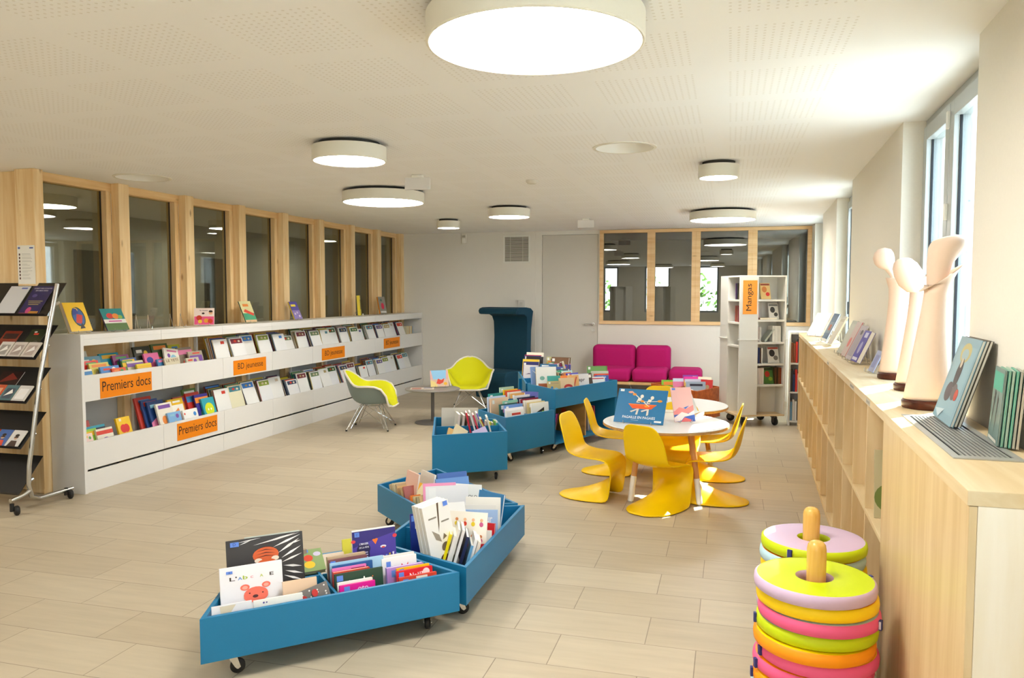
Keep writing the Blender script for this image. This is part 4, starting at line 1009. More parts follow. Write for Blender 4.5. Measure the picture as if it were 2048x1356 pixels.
# ================================================================== BOOKS
PAGES = [M('efe6d3', 0.8), M('f2eee4', 0.8), M('e2cfa8', 0.8)]
def cov(hexc, gloss=0.32): return M(hexc, gloss, spec=0.45)
def shapes_mesh(sh, w, h, y):
    """flat printed shapes on the front of a cover, in thin layers; returns mesh builder and materials"""
    mb = MB(); mats = []; idx = {}
    for k, s in enumerate(sh):
        hx = s[-1]
        if hx not in idx: idx[hx] = len(mats); mats.append(cov(hx, 0.4))
        mb.mi = idx[hx]; yy = y - 0.0004 - 0.00018 * k
        if s[0] == 'r': _, a, b, c, d, _h = s; mb.poly([(-w / 2 + a * w, yy, b * h), (-w / 2 + c * w, yy, b * h), (-w / 2 + c * w, yy, d * h), (-w / 2 + a * w, yy, d * h)])
        elif s[0] == 'e':
            _, a, b, rx, ry, _h = s; n = 20
            mb.poly([(-w / 2 + a * w + rx * w * math.cos(2 * PI * i / n), yy, b * h + ry * w * math.sin(2 * PI * i / n)) for i in range(n)])
        elif s[0] == 'p': mb.poly([(-w / 2 + a * w, yy, b * h) for a, b in s[1]])
        elif s[0] == 't':
            _, txt, u, v, wd, hgt, _h = s
            add_text(mb, txt, Matrix.Translation((0, yy, 0)), -w / 2 + u * w, v * h, wd * w, hgt * h if hgt else None, bold=0.012)
    return mb, mats
_cov = {}
def book(name, label, w, h, t, hexc, T, group=None, cat='book', art=None, page=0, gloss=0.32, spine=None, b=0.0022, curve=False):
    o = thing(name, label, cat, group=group, mat=T)
    key = (round(w, 4), round(h, 4), round(t, 4), hexc, spine, gloss, b)
    c = MB(); y = t / 2
    c.box(-w / 2, w / 2, -y, -y + b, 0, h); c.box(-w / 2, w / 2, y - b, y, 0, h); c.mi = 1 if spine else 0
    c.box(-w / 2, -w / 2 + b, -y + b, y - b, 0, h)
    c.build('cover', [cov(hexc, gloss)] + ([cov(spine, gloss)] if spine else []), o)
    MB().box(-w / 2 + b, w / 2 - 0.002, -y + b, y - b, 0.002, h - 0.002).build('pages', PAGES[page], o)
    if art:
        m, mats = shapes_mesh(art, w, h, -y); m.build('cover_art', mats, o)
    return o
def place(x, y, z, yaw, lean=0.0, roll=0.0):
    return Matrix.Translation((x, y, z)) @ Matrix.Rotation(R(yaw), 4, 'Z') @ Matrix.Rotation(R(roll), 4, 'Y') @ Matrix.Rotation(-R(lean), 4, 'X')
def stand(cx, cy, ztop, w, yaw, zfl, lean=10, roll=0, t=0.012):
    """placement and height of a book standing on zfl whose top edge is centred on (cx, cy, ztop)"""
    h = (ztop - zfl - 0.003) / math.cos(R(lean)) / max(0.5, math.cos(R(roll))); a = R(yaw)
    d = h * math.sin(R(lean)); z = zfl + 0.001 + abs(t / 2 * math.sin(R(lean))) + abs(w / 2 * math.sin(R(roll)))
    h -= abs(w / 2 * math.sin(R(roll)))
    ux = h * math.sin(R(roll))
    return place(cx + math.sin(a) * d - math.cos(a) * ux, cy - math.cos(a) * d - math.sin(a) * ux, z, yaw, lean, roll), h

def settle(T, w, h, t, box, gap=0.0205):
    """slide a book sideways until its buried part is clear of the panels of the bin it stands in"""
    P, z1 = box; n = len(P); T = T.copy()
    up = (T.to_3x3() @ Vector((0, 0, 1)))
    for _ in range(4):
        pts = []
        for x in (-w / 2, w / 2):
            for y in (-t / 2, t / 2):
                p = T @ Vector((x, y, 0)); pts.append(p)
                sp_ = min(h, max(0.0, (z1 + 0.004 - p.z) / max(0.2, up.z))); pts.append(p + up * sp_)
        moved = False
        for i in range(n):
            a = Vector(P[i]); b = Vector(P[(i + 1) % n]); d = (b - a).normalized(); nn = Vector((-d.y, d.x))
            v = min((Vector((p.x, p.y)) - a).dot(nn) for p in pts) - gap
            if v < -1e-5:
                T = Matrix.Translation((-nn.x * v, -nn.y * v, 0)) @ T; moved = True
                pts = [p + Vector((-nn.x * v, -nn.y * v, 0)) for p in pts]
        if not moved: break
    return T
BLUE = '5f86d8'
def blob_art(rnd, cover, sticker=None, dense=True):
    pal = ['d8432f', 'e8b92a', '3f7fb5', '4f9a55', 'f0ede2', '2f2c3a', 'e07fa6', '7a4fa0', 'e98a3a', '8fc3d8', 'b8a27c']
    sh = []
    a = rnd.choice(pal); b_ = rnd.choice(pal); c = rnd.choice(pal)
    k = rnd.randrange(5)
    if k == 0: sh += [('r', 0.0, 0.72, 1.0, 0.9, a), ('e', 0.5, 0.35, 0.28, 0.24, b_)]
    elif k == 1: sh += [('e', 0.62, 0.5, 0.25, 0.3, a), ('e', 0.3, 0.7, 0.1, 0.1, b_), ('r', 0.2, 0.86, 0.85, 0.93, c)]
    elif k == 2: sh += [('r', 0.06, 0.06, 0.94, 0.8, a), ('p', [(0.15, 0.1), (0.85, 0.12), (0.6, 0.7), (0.35, 0.6)], b_), ('r', 0.3, 0.87, 0.8, 0.93, c)]
    elif k == 3: sh += [('p', [(0, 0), (1, 0), (1, 0.4), (0.5, 0.55), (0, 0.38)], a), ('e', 0.7, 0.78, 0.12, 0.12, b_), ('r', 0.15, 0.8, 0.5, 0.9, c)]
    else: sh += [('r', 0.12, 0.82, 0.88, 0.94, a), ('e', 0.36, 0.45, 0.16, 0.2, b_), ('e', 0.66, 0.42, 0.16, 0.22, c)]
    if sticker: sh.append(('r', 0.06, 0.88, 0.2, 0.97, sticker))
    return [s for s in sh if s[-1] != cover]
CN = {}
def cname(hx):
    r, g, b = (int(hx[i:i + 2], 16) / 255 for i in (0, 2, 4)); mx, mn = max(r, g, b), min(r, g, b); d = mx - mn
    if mx < 0.24: return 'black'
    if d < 0.10: return 'white' if mx > 0.86 else 'pale grey' if mx > 0.7 else 'grey' if mx > 0.45 else 'dark grey'
    hue = (0 if d == 0 else ((g - b) / d) % 6 if mx == r else (b - r) / d + 2 if mx == g else (r - g) / d + 4) * 60
    s = d / mx
    if s < 0.30 and mx > 0.75: return 'cream' if 20 < hue < 75 else 'pale blue' if 180 < hue < 260 else 'pale pink' if hue > 290 or hue < 20 else 'pale green'
    if hue < 14 or hue > 345: return 'red' if s > 0.6 else 'pink' if mx > 0.7 else 'maroon'
    if hue < 42: return ('orange' if mx > 0.75 and s > 0.6 else 'tan' if mx > 0.6 else 'brown')
    if hue < 68: return 'yellow' if s > 0.45 and mx > 0.7 else 'olive' if mx < 0.6 else 'beige'
    if hue < 160: return 'green' if mx > 0.45 else 'dark green'
    if hue < 195: return 'turquoise' if mx > 0.5 else 'dark teal'
    if hue < 250: return ('light blue' if mx > 0.75 and s < 0.6 else 'blue' if mx > 0.5 else 'navy')
    if hue < 295: return 'purple' if s > 0.35 else 'lilac'
    return 'magenta' if s > 0.6 else 'pink'
NTH = ['first', 'second', 'third', 'fourth', 'fifth', 'sixth', 'seventh', 'eighth', 'ninth', 'tenth', 'eleventh', 'twelfth', 'thirteenth', 'fourteenth', 'fifteenth', 'sixteenth', 'seventeenth', 'eighteenth', 'nineteenth', 'twentieth', 'twenty-first', 'twenty-second', 'twenty-third', 'twenty-fourth', 'twenty-fifth', 'twenty-sixth', 'twenty-seventh', 'twenty-eighth']

# ---------------------------------------------------------------- nearest low bin: frame FA
def inA(u0, u1, n, zt, hx, t=0.014, lean=12, art=None, label=None, page=1, roll=0, yaw=0, name='picture_book', gloss=0.3, spine=None, fr=FA, grp='books in the nearest teal bin', zf=0.122):
    c = fr.p((u0 + u1) / 2, n); T, h = stand(c.x, c.y, zt, u1 - u0, math.degrees(fr.a) + yaw, zf, lean, roll, t)
    if grp in BINS: T = settle(T, u1 - u0, h, t, BINS[grp])
    return book(name, label, u1 - u0, h, t, hx, T, grp, art=art, page=page, gloss=gloss, spine=spine)
TA = ' in the nearest teal bin'
def rise(art, k):
    f = lambda v: 1 - (1 - v) * k
    out = []
    for q in art:
        if q[0] == 'r': out.append(('r', q[1], f(q[2]), q[3], f(q[4]), q[5]))
        elif q[0] == 'e': out.append(('e', q[1], f(q[2]), q[3], q[4] * k, q[5]))
        elif q[0] == 'p': out.append(('p', [(a, f(b)) for a, b in q[1]], q[2]))
        else: out.append(('t', q[1], q[2], f(q[3]), q[4], None if q[5] is None else q[5] * k, q[6]))
    return out
zeb = [('p', [(0.55, 1.0), (0.62, 1.0), (1.0, 0.86), (1.0, 0.93)][::1], 'efece8')]
def stripe(x0, y0, x1, y1, w): 
    d = Vector((x1 - x0, y1 - y0)); n = Vector((-d.y, d.x)).normalized() * w; m = Vector(((x0 + x1) / 2, (y0 + y1) / 2))
    return ('p', [(x0, y0), (m.x - n.x, m.y - n.y), (x1, y1), (m.x + n.x, m.y + n.y)], 'efece8')
tig = [('e', 0.50, 0.66, 0.17, 0.155, 'd8602a'), ('e', 0.40, 0.57, 0.05, 0.045, 'ecd9c4'), ('e', 0.62, 0.58, 0.05, 0.045, 'ecd9c4'), ('e', 0.51, 0.52, 0.12, 0.07, 'd8602a')]
for i in range(5): tig.append(('p', [(0.36 + 0.01 * i, 0.62 + 0.055 * i), (0.5, 0.655 + 0.055 * i), (0.64 - 0.01 * i, 0.625 + 0.055 * i), (0.5, 0.64 + 0.055 * i)], '4a2417'))
for (a, b, c, d_, e) in ((0.34, 0.86, 0.96, 0.985, 0.016), (0.60, 0.78, 0.97, 0.95, 0.02), (0.66, 0.66, 0.95, 0.88, 0.022), (0.70, 0.56, 0.97, 0.74, 0.02), (0.70, 0.48, 0.98, 0.60, 0.018), (0.72, 0.42, 0.97, 0.36, 0.022), (0.74, 0.32, 0.98, 0.22, 0.02), (0.72, 0.24, 0.97, 0.10, 0.02), (0.12, 0.945, 0.45, 0.985, 0.008), (0.16, 0.90, 0.32, 0.965, 0.008), (0.80, 0.80, 0.97, 0.84, 0.015), (0.5, 0.90, 0.9, 0.99, 0.01)):
    tig.append(stripe(a, b, c, d_, e))
tig.append(('r', 0.05, 0.88, 0.16, 0.965, BLUE)); tig.append(('t', 'D', 0.085, 0.90, 0.035, None, '2b3f8a'))
inA(0.25, 0.50, 0.50, 0.43, 'c0c9be', 0.02, 12, label='tall pale grey-green book sticking up behind the tiger book')
inA(0.125, 0.455, 0.345, 0.475, '3a3634', 0.014, 12, art=rise(tig, 0.66), label='large black picture book with an orange tiger and zebra stripes' + TA)
abc = [('t', "L'", 0.15, 0.70, 0.115, 0.085, '3a2a24'), ('t', 'A', 0.28, 0.70, 0.07, 0.065, '4a8ad0'), ('t', 'b', 0.36, 0.70, 0.075, 0.085, 'a8bf2e'), ('t', 'c', 0.48, 0.705, 0.045, 0.05, 'e8a0a8'), ('t', 'A', 0.63, 0.70, 0.055, 0.06, 'b8c84a'), ('t', 'E', 0.79, 0.705, 0.065, 0.07, '3a2a24'),
       ('e', 0.385, 0.52, 0.075, 0.075, 'f4745e'), ('e', 0.725, 0.52, 0.07, 0.07, 'f4745e'), ('e', 0.385, 0.515, 0.045, 0.045, 'f3a694'), ('e', 0.725, 0.515, 0.042, 0.042, 'f3a694'), ('e', 0.555, 0.34, 0.195, 0.185, 'f4745e'), ('e', 0.555, 0.30, 0.195, 0.145, 'f4745e'),
       ('e', 0.455, 0.38, 0.014, 0.014, '33201c'), ('e', 0.665, 0.36, 0.014, 0.014, '33201c'), ('e', 0.545, 0.30, 0.045, 0.038, '5a3030'), ('r', 0.10, 0.86, 0.20, 0.92, BLUE), ('t', 'A', 0.135, 0.868, 0.03, None, '2b3f8a')]
inA(0.10, 0.355, 0.195, 0.405, 'ebe9ec', 0.016, 11, art=rise(abc, 0.66), label="white picture book with a coral bear face" + TA)
inA(0.345, 0.49, 0.135, 0.327, 'e3c3a2', 0.012, 14, art=[('r', 0.06, 0.02, 0.96, 0.72, 'd9d6d4'), ('p', [(0.1, 0.1), (0.5, 0.3), (0.3, 0.65)], 'f1efee')], label='peach and silver picture book right of the bear book')
inA(0.36, 0.52, 0.085, 0.30, '77706a', 0.010, 16, art=[('e', 0.1 + 0.2 * (i % 5), 0.12 + 0.11 * (i // 5) + 0.05 * (i % 2), 0.022, 0.022, 'e6e0d8') for i in range(40)] + [('e', 0.3, 0.78, 0.1, 0.1, 'c8322a'), ('e', 0.62, 0.84, 0.08, 0.1, 'c8322a')], roll=-14, label='grey dotted picture book tilted before the peach and silver one')
inA(0.05, 0.205, 0.045, 0.305, 'e6e4e6', 0.010, 8, art=[('p', [(0.2, 0.98), (0.6, 0.98), (0.45, 0.8), (0.42, 0.5), (0.25, 0.5)], 'd8ccb2')], label='low white book with a beige figure at the front left' + TA)
inA(0.212, 0.41, 0.05, 0.300, 'eceae2', 0.012, 8, art=[('e', 0.2, 0.93, 0.02, 0.02, '4a3f8a'), ('e', 0.26, 0.93, 0.015, 0.015, '4a3f8a')], label='low white book at the front right of the bear book')
inA(0.46, 0.585, 0.44, 0.335, '8aa06a', 0.022, 56, art=[('e', 0.45, 0.6, 0.17, 0.15, 'd8452a'), ('e', 0.45, 0.3, 0.2, 0.16, 'e8c02a'), ('e', 0.8, 0.75, 0.14, 0.1, 'c9c1d8'), ('e', 0.15, 0.8, 0.12, 0.1, '4f8a4a'), ('r', 0.1, 0.86, 0.5, 0.99, BLUE)], page=2, label='flowered board book lying slantwise at the back' + TA, name='board_book', zf=0.262)
inA(0.455, 0.515, 0.425, 0.36, '9b8a7c', 0.02, 4, label='thin grey-brown board book standing behind the divider' + TA, name='board_book', page=2, yaw=6)
inA(0.57, 0.70, 0.46, 0.30, 'b29a7a', 0.02, 38, label='tan board book leaning back in the rear compartment' + TA, name='board_book', page=2)
inA(0.62, 0.74, 0.40, 0.285, 'd8b684', 0.02, 50, label='small sand-coloured board book lying back in the rear compartment', name='board_book', page=2)
inA(0.71, 0.87, 0.515, 0.348, 'e3dc52', 0.012, 8, art=[('t', 'D', 0.2, 0.5, 0.16, 0.2, '2f6fb0'), ('t', 'E', 0.42, 0.5, 0.14, 0.2, '2f6fb0'), ('e', 0.35, 0.8, 0.08, 0.1, 'e2b6a0'), ('e', 0.7, 0.8, 0.08, 0.1, '8fb6d8'), ('r', 0.45, 0.86, 0.62, 0.96, BLUE)], label='yellow picture book behind the purple party book' + TA)
pur = [('r', 0.0, 0.0, 1.0, 0.97, '4d3f9c'), ('p', [(0, 0.55), (0.5, 0.72), (1, 0.84), (1, 0.97), (0, 0.97)], '352f78'), ('e', 0.25, 0.5, 0.155, 0.20, '2a2550'), ('r', 0.12, 0.10, 0.38, 0.5, '2a2550'), ('e', 0.49, 0.70, 0.035, 0.035, 'f0782a'), ('e', 0.55, 0.71, 0.035, 0.035, 'f0782a'), ('p', [(0.455, 0.70), (0.585, 0.71), (0.525, 0.58)], 'f0782a'), ('e', 0.02, 0.72, 0.05, 0.06, 'd8404a'), ('e', 0.98, 0.74, 0.05, 0.07, 'd8404a'),
       ('t', "L'IMAGIER", 0.16, 0.61, 0.20, 0.055, 'e9e6f2'), ('t', 'DE LA FÊTE', 0.15, 0.52, 0.22, 0.055, 'e9e6f2'), ('e', 0.70, 0.50, 0.07, 0.05, 'e8e2ea'), ('e', 0.70, 0.48, 0.04, 0.03, 'd8504a')]
for i in range(7): pur.append(('p', [(0.42 + i * 0.08, 0.2 + 0.02 * i), (0.47 + i * 0.08, 0.205 + 0.02 * i), (0.445 + i * 0.08, 0.08 + 0.02 * i)], ['e8e0f0', '6f8ad8', 'c9b44a'][i % 3]))
for i in range(3): pur.append(('r', 0.17, 0.40 - 0.06 * i, 0.34, 0.425 - 0.06 * i, 'b9b4d8'))
pur.append(('r', 0.05, 0.83, 0.16, 0.95, BLUE)); pur.append(('t', 'C', 0.085, 0.86, 0.04, None, '2b3f8a'))
inA(0.72, 0.935, 0.385, 0.425, 'efece4', 0.016, 8, art=rise(pur, 0.6), label="purple picture book titled L'Imagier de la fête" + TA, name='board_book')
for u0, u1, n, z, hx, t_, lab, art in (
    (0.575, 0.755, 0.285, 0.352, 'b8a084', 0.018, 'beige board book rearmost behind the maroon one' + TA, None),
    (0.575, 0.755, 0.262, 0.345, '7a4a50', 0.014, 'maroon board book in the front right compartment' + TA, [('r', 0.05, 0.85, 0.18, 0.97, BLUE)]),
    (0.575, 0.825, 0.235, 0.338, 'a4cce6', 0.012, 'light blue board book in the front right compartment' + TA, None),
    (0.580, 0.765, 0.210, 0.333, '2c5c98', 0.014, 'dark blue board book with a fish shape' + TA, [('e', 0.75, 0.85, 0.13, 0.12, '2a3140'), ('e', 0.25, 0.84, 0.09, 0.05, '1f3d66')]),
    (0.572, 0.728, 0.185, 0.330, 'd873b4', 0.012, 'pink board book between the dark blue and green ones' + TA, [('r', 0.55, 0.93, 0.95, 0.96, '7a3060')]),
    (0.568, 0.735, 0.160, 0.322, 'd4472c', 0.022, 'thick orange-red board book behind the green toc book', None),
    (0.566, 0.785, 0.125, 0.325, '2c4838', 0.014, "dark green board book titled toc!" + TA, [('t', 'toc!', 0.26, 0.70, 0.36, 0.17, 'f0efe6'), ('e', 0.78, 0.84, 0.012, 0.012, 'e8702a'), ('r', 0.04, 0.84, 0.17, 0.96, BLUE)]),
    (0.568, 0.725, 0.085, 0.300, 'efe9e2', 0.014, 'white board book between the green and the magenta ones' + TA, None),
    (0.570, 0.728, 0.058, 0.296, 'dc148e', 0.014, 'magenta board book foremost' + TA, [('t', 'oto', 0.5, 0.80, 0.3, 0.12, 'f4d8ea'), ('r', 0.12, 0.84, 0.28, 0.96, BLUE)]),
    (0.815, 0.985, 0.255, 0.325, 'e2dfd8', 0.014, 'off-white board book behind the white fox one' + TA, None),
    (0.815, 0.985, 0.228, 0.322, 'ecebe6', 0.016, 'white board book with red fox ears' + TA, [('p', [(0.52, 0.72), (0.56, 0.84), (0.63, 0.77)], 'd8452f'), ('p', [(0.68, 0.77), (0.75, 0.85), (0.76, 0.73)], 'd8452f'), ('r', 0.12, 0.8, 0.25, 0.92, BLUE)]),
    (0.820, 1.000, 0.175, 0.295, 'b48ad2', 0.022, 'lilac board book in the right corner' + TA, [('r', 0.12, 0.74, 0.28, 0.92, BLUE)]),
    (0.855, 1.015, 0.135, 0.300, 'f0c01c', 0.012, 'yellow board book in the right corner' + TA, [('r', 0.08, 0.84, 0.22, 0.97, BLUE)]),
    (0.842, 1.015, 0.100, 0.300, 'd61f2c', 0.014, 'red board book with a round white badge' + TA, [('e', 0.82, 0.88, 0.10, 0.10, 'f0d8d8'), ('t', 'Noël?', 0.36, 0.78, 0.36, 0.13, 'f6eeee'), ('r', 0.06, 0.80, 0.2, 0.96, BLUE)]),
    (0.840, 1.020, 0.060, 0.284, 'd8452f', 0.014, 'orange-red board book foremost in the right corner' + TA, [('r', 0.45, 0.9, 0.75, 0.97, 'f0d8c8'), ('r', 0.1, 0.8, 0.24, 0.94, BLUE)])):
    inA(u0, u1, n, z, hx, t_, 9, art=art, label=lab, name='board_book', page=1)

# ---------------------------------------------------------------- the other low bins: world places
def at(cx, cy, zt, w, yaw, hx, label, zf=0.122, lean=10, roll=0, t=0.014, art=None, name='picture_book', grp=None, page=1, gloss=0.3, spine=None):
    T, h = stand(cx, cy, zt, w, yaw, zf, lean, roll, t)
    if grp in BINS: T = settle(T, w, h, t, BINS[grp])
    return book(name, label, w, h, t, hx, T, grp, art=art, page=page, gloss=gloss, spine=spine)
GB = 'books in the middle teal bin of the arc'; TB = ' in the middle teal bin'
wolf = [('p', [(0.55, 1.0), (0.62, 1.0), (0.52, 0.72), (0.45, 0.62)], '5a4a38'), ('p', [(0.2, 0.68), (0.45, 0.60), (0.5, 0.5), (0.3, 0.55)], '9a8f80'), ('e', 0.52, 0.22, 0.22, 0.30, '5a2e22'), ('e', 0.62, 0.42, 0.16, 0.16, '6f6257'), ('p', [(0.55, 0.52), (0.62, 0.60), (0.72, 0.55)], '6f6257'), ('p', [(0.75, 0.35), (0.98, 0.38), (0.85, 0.28), (0.99, 0.24), (0.8, 0.18), (0.92, 0.08), (0.7, 0.1)], '37452a'), ('e', 0.5, 0.36, 0.05, 0.06, 'e8e4da'), ('r', 0.15, 0.82, 0.45, 0.84, '8a8478'), ('r', 0.6, 0.74, 0.9, 0.76, '8a8478'), ('r', 0.78, 0.93, 0.95, 0.99, BLUE)]
for k in range(3):
    at(-1.405 - 0.0245 * (2 - k), 3.575 + 0.013 * (2 - k), 0.515, 0.16, 58, 'e9e6df', ['rearmost', 'middle', 'foremost'][k] + (' tall white book with a brown animal' if k == 2 else ' tall white book of the leaning three') + TB, lean=8, roll=-7, t=0.026, art=wolf if k == 2 else None, spine='e3ddd0', grp=GB)
at(-1.565, 3.775, 0.40, 0.10, 42, '23348a', 'dark blue picture book standing at the left edge' + TB, lean=6, art=[('t', "L'i", 0.25, 0.72, 0.3, 0.14, 'e6e6f0'), ('r', 0.06, 0.86, 0.2, 0.97, BLUE)], grp=GB)
at(-1.53, 3.93, 0.36, 0.14, 30, 'c9a0d8', 'lilac picture book peeping out behind the tall white books', grp=GB)
dots = []
rnd = random.Random(8)
for j in range(3):
    for i in range(5):
        u = 0.12 + 0.19 * i; v = 0.82 - 0.27 * j; dots += [('e', u, v + 0.05, 0.035, 0.035, rnd.choice(['e8b48a', 'd88a5a', '9a6a4a'])), ('e', u, v - 0.02, 0.045, 0.05, rnd.choice(['d8452f', 'e0c42a', '4f8ac0', '5f9a5a', 'c85a8a']))]
at(-1.31, 3.80, 0.42, 0.235, 2, 'efe9de', 'cream picture book covered with rows of tiny coloured figures' + TB, lean=12, art=dots, grp=GB)
at(-1.43, 3.92, 0.425, 0.16, 62, 'e9e7e2', 'white book propped up behind the one with tiny figures', lean=22, roll=8, t=0.02, grp=GB)
at(-1.44, 3.68, 0.335, 0.12, 14, '4c9a60', 'green picture book with a white letter P' + TB, lean=10, art=[('t', 'P', 0.25, 0.62, 0.3, 0.22, 'e8efe0')], grp=GB)
edge = [('f0dc14', 0.014, 0.365, 'f0dc14'), ('e8e5dc', 0.016, 0.355, 'efeae0'), ('dcd9d0', 0.012, 0.385, 'e8e4da'), ('e9e6e0', 0.014, 0.38, None), ('232a48', 0.016, 0.345, '2a3155'), ('7db4da', 0.014, 0.30, '6fa8d0'), ('ece9e4', 0.016, 0.33, 'f0ede8'), ('e6dfd2', 0.016, 0.315, 'e9dccb'), ('d89a4a', 0.010, 0.29, 'c8a070')]
x, y = -1.36, 3.55
for i, (hx, tt, zt, sp_) in enumerate(edge):
    at(x + 0.02, y + 0.10, zt, 0.155, 112, hx, '%s edgewise book, %s from left of the leaning row' % (cname(hx), NTH[i]) + TB, lean=-16, t=tt, art=None, spine=sp_, grp=GB)
    x += 0.0185; y += 0.0105
for cx, cy, zt, w, yaw, hx, lab, ln in (
    (-1.34, 4.19, 0.395, 0.20, 10, 'e9e6de', 'white book standing at the back of the right end', 10), (-1.31, 4.27, 0.405, 0.19, -24, '3b7fb2', 'mid-blue book rearmost at the right end', 12),
    (-1.34, 4.10, 0.375, 0.20, 12, 'e4e0d8', 'off-white book just behind the light blue one', 9), (-1.31, 4.04, 0.365, 0.195, 14, '9dbbe2', 'light blue book titled amour', 9),
    (-1.24, 3.93, 0.33, 0.13, -4, 'c8202c', 'red book with a white grid', 8), (-1.26, 3.86, 0.31, 0.14, 4, 'efece6', 'white book with a green leaf before the red grid book', 8), (-1.225, 3.74, 0.275, 0.09, 10, 'd0242c', 'small red book at the front edge', 6)):
    art = {'9dbbe2': [('t', 'amour', 0.35, 0.72, 0.5, 0.12, 'f2f5fa')], 'c8202c': [('r', 0.25, 0.62 - 0.14 * j, 0.9, 0.64 - 0.14 * j, 'f4e6e6') for j in range(4)] + [('r', 0.3 + 0.18 * j, 0.1, 0.325 + 0.18 * j, 0.7, 'f4e6e6') for j in range(4)], 'efece6': [('e', 0.5, 0.75, 0.12, 0.06, '5a9a3a')], 'd0242c': [('t', 'L', 0.3, 0.6, 0.2, 0.25, 'f4e6e6')]}.get(hx)
    at(cx, cy, zt, w, yaw, hx, lab + TB, lean=ln, art=art, grp=GB)
GC = 'books in the third teal bin of the arc'; TC = ' in the third teal bin'
for cx, cy, zt, w, yaw, hx, lab, ln, rl, art in (
    (-1.92, 4.56, 0.42, 0.17, -42, 'e4b9a6', 'peach picture book with a small dark figure standing highest', 10, 0, [('e', 0.45, 0.42, 0.05, 0.09, '4a2c28'), ('e', 0.6, 0.7, 0.02, 0.03, '7a5a50'), ('r', 0.25, 0.16, 0.9, 0.2, 'd87a3a')]),
    (-1.85, 4.64, 0.405, 0.19, -42, 'd9d3c8', 'pale grey picture book right of the peach one', 12, 0, None),
    (-1.69, 4.37, 0.40, 0.20, 26, 'e893b6', 'plain pink book', 16, 0, None),
    (-1.67, 4.30, 0.385, 0.26, 27, 'e9e6e4', 'white book just in front of the pink one', 14, 0, None),
    (-1.645, 4.25, 0.375, 0.24, 28, 'eeece8', 'foremost white book with grey print', 14, 0, [('r', 0.55, 0.72, 0.9, 0.735, '9a9aa8'), ('r', 0.55, 0.66, 0.85, 0.675, '9a9aa8'), ('e', 0.82, 0.84, 0.05, 0.02, '5a5a60')]),
    (-1.52, 4.44, 0.375, 0.21, 40, 'e9e7de', 'white book titled Rigolo', 20, 9, [('t', 'RIGOLO', 0.35, 0.66, 0.5, 0.08, '4a4640'), ('e', 0.55, 0.3, 0.18, 0.12, 'd8cdb8'), ('e', 0.15, 0.55, 0.06, 0.07, 'a86ab0'), ('r', 0.1, 0.36, 0.2, 0.44, BLUE)]),
    (-1.71, 4.68, 0.405, 0.20, 40, '4f74b8', 'darker blue book at the back right', 14, 0, [('e', 0.4, 0.8, 0.2, 0.12, '2f4478')]),
    (-1.68, 4.60, 0.39, 0.22, 40, '6d9ad8', 'sky blue book in front of the darker blue one', 16, 0, [('e', 0.35, 0.65, 0.2, 0.16, '4f6fb8')]),
    (-1.80, 4.46, 0.37, 0.13, -34, 'eadfb8', 'cream book with an orange corner', 20, 0, [('p', [(0, 0.8), (0.25, 1.0), (0, 1.0)], 'f0b02a')])):
    at(cx, cy, zt, w, yaw, hx, lab + TC, lean=ln, roll=rl, art=art, grp=GC)
cols = ['b8a888', 'c9b88e', 'd0c6a4', 'b49a74', 'c4a06a', 'a8845a', 'c9a878', '9a4a3a']
for i, hx in enumerate(cols):
    at(-2.165 + 0.024 * i, 4.57 - 0.0235 * i + (0.03 if i > 3 else 0), 0.31 + 0.014 * math.sin(i) + (0.02 if 2 < i else 0), 0.16, 47, hx, '%s book, %s from the left of the toppled row' % (cname(hx), NTH[i]) + TC, lean=26, t=0.02, grp=GC, page=2, name='board_book')
for i, hx in enumerate(('e07a2a', 'c8b88a', '9a8a5a', 'd8c08a')):
    at(-1.93 + 0.035 * i, 4.36 - 0.03 * i, 0.305 + 0.005 * i, 0.13, 45, hx, '%s book, %s of the four behind the foremost white book' % (cname(hx), NTH[i]), lean=24, t=0.018, grp=GC, page=2, name='board_book')

# ---------------------------------------------------------------- back row: small and medium bins
GM = 'books in the small teal bin'; TM = ' in the small teal bin'
at(-2.33, 6.60, 0.525, 0.33, 14, 'cfc9bc', 'large pale grey book standing along the back' + TM, lean=4, grp=GM)
for i, (cx, cy, zt, hx) in enumerate(((-2.30, 6.47, 0.50, 'c9c5b8'), (-2.27, 6.50, 0.49, 'b8b2a4'), (-2.23, 6.52, 0.485, '8a7a68'))):
    at(cx, cy, zt, 0.18, -62, hx, '%s board book, %s of three at the left' % (cname(hx), NTH[i]) + TM, lean=6, t=0.022, grp=GM, name='board_book')
for i, (hx, zt, ln) in enumerate((('c8283c', 0.53, -12), ('e2dcd8', 0.535, -16), ('d03a50', 0.51, -18), ('ebe8e2', 0.525, -20), ('d9803f', 0.47, -24), ('8a3a2a', 0.47, -24), ('e9e4d2', 0.49, -14), ('d6d070', 0.47, -26))):
    at(-2.19 + 0.027 * i, 6.36 + 0.012 * i, zt, 0.15, 112, hx, '%s book, %s from the left of the slanting ones' % (cname(hx), NTH[i]) + TM, lean=-ln, roll=0, t=0.014, spine='6a4fc0' if i == 3 else None, grp=GM, zf=0.15)
for i, (hx, x, y, z, rl) in enumerate((('c9a46a', -2.17, 6.10, 0.40, 24), ('d9c9a4', -2.10, 6.14, 0.41, 34), ('b9aed0', -2.03, 6.17, 0.40, -20))):
    at(x, y, z, 0.12, 30, hx, '%s board book, %s of the toppled ones in front' % (cname(hx), NTH[i]) + TM, lean=42, roll=rl, t=0.02, grp=GM, name='board_book', zf=0.20)
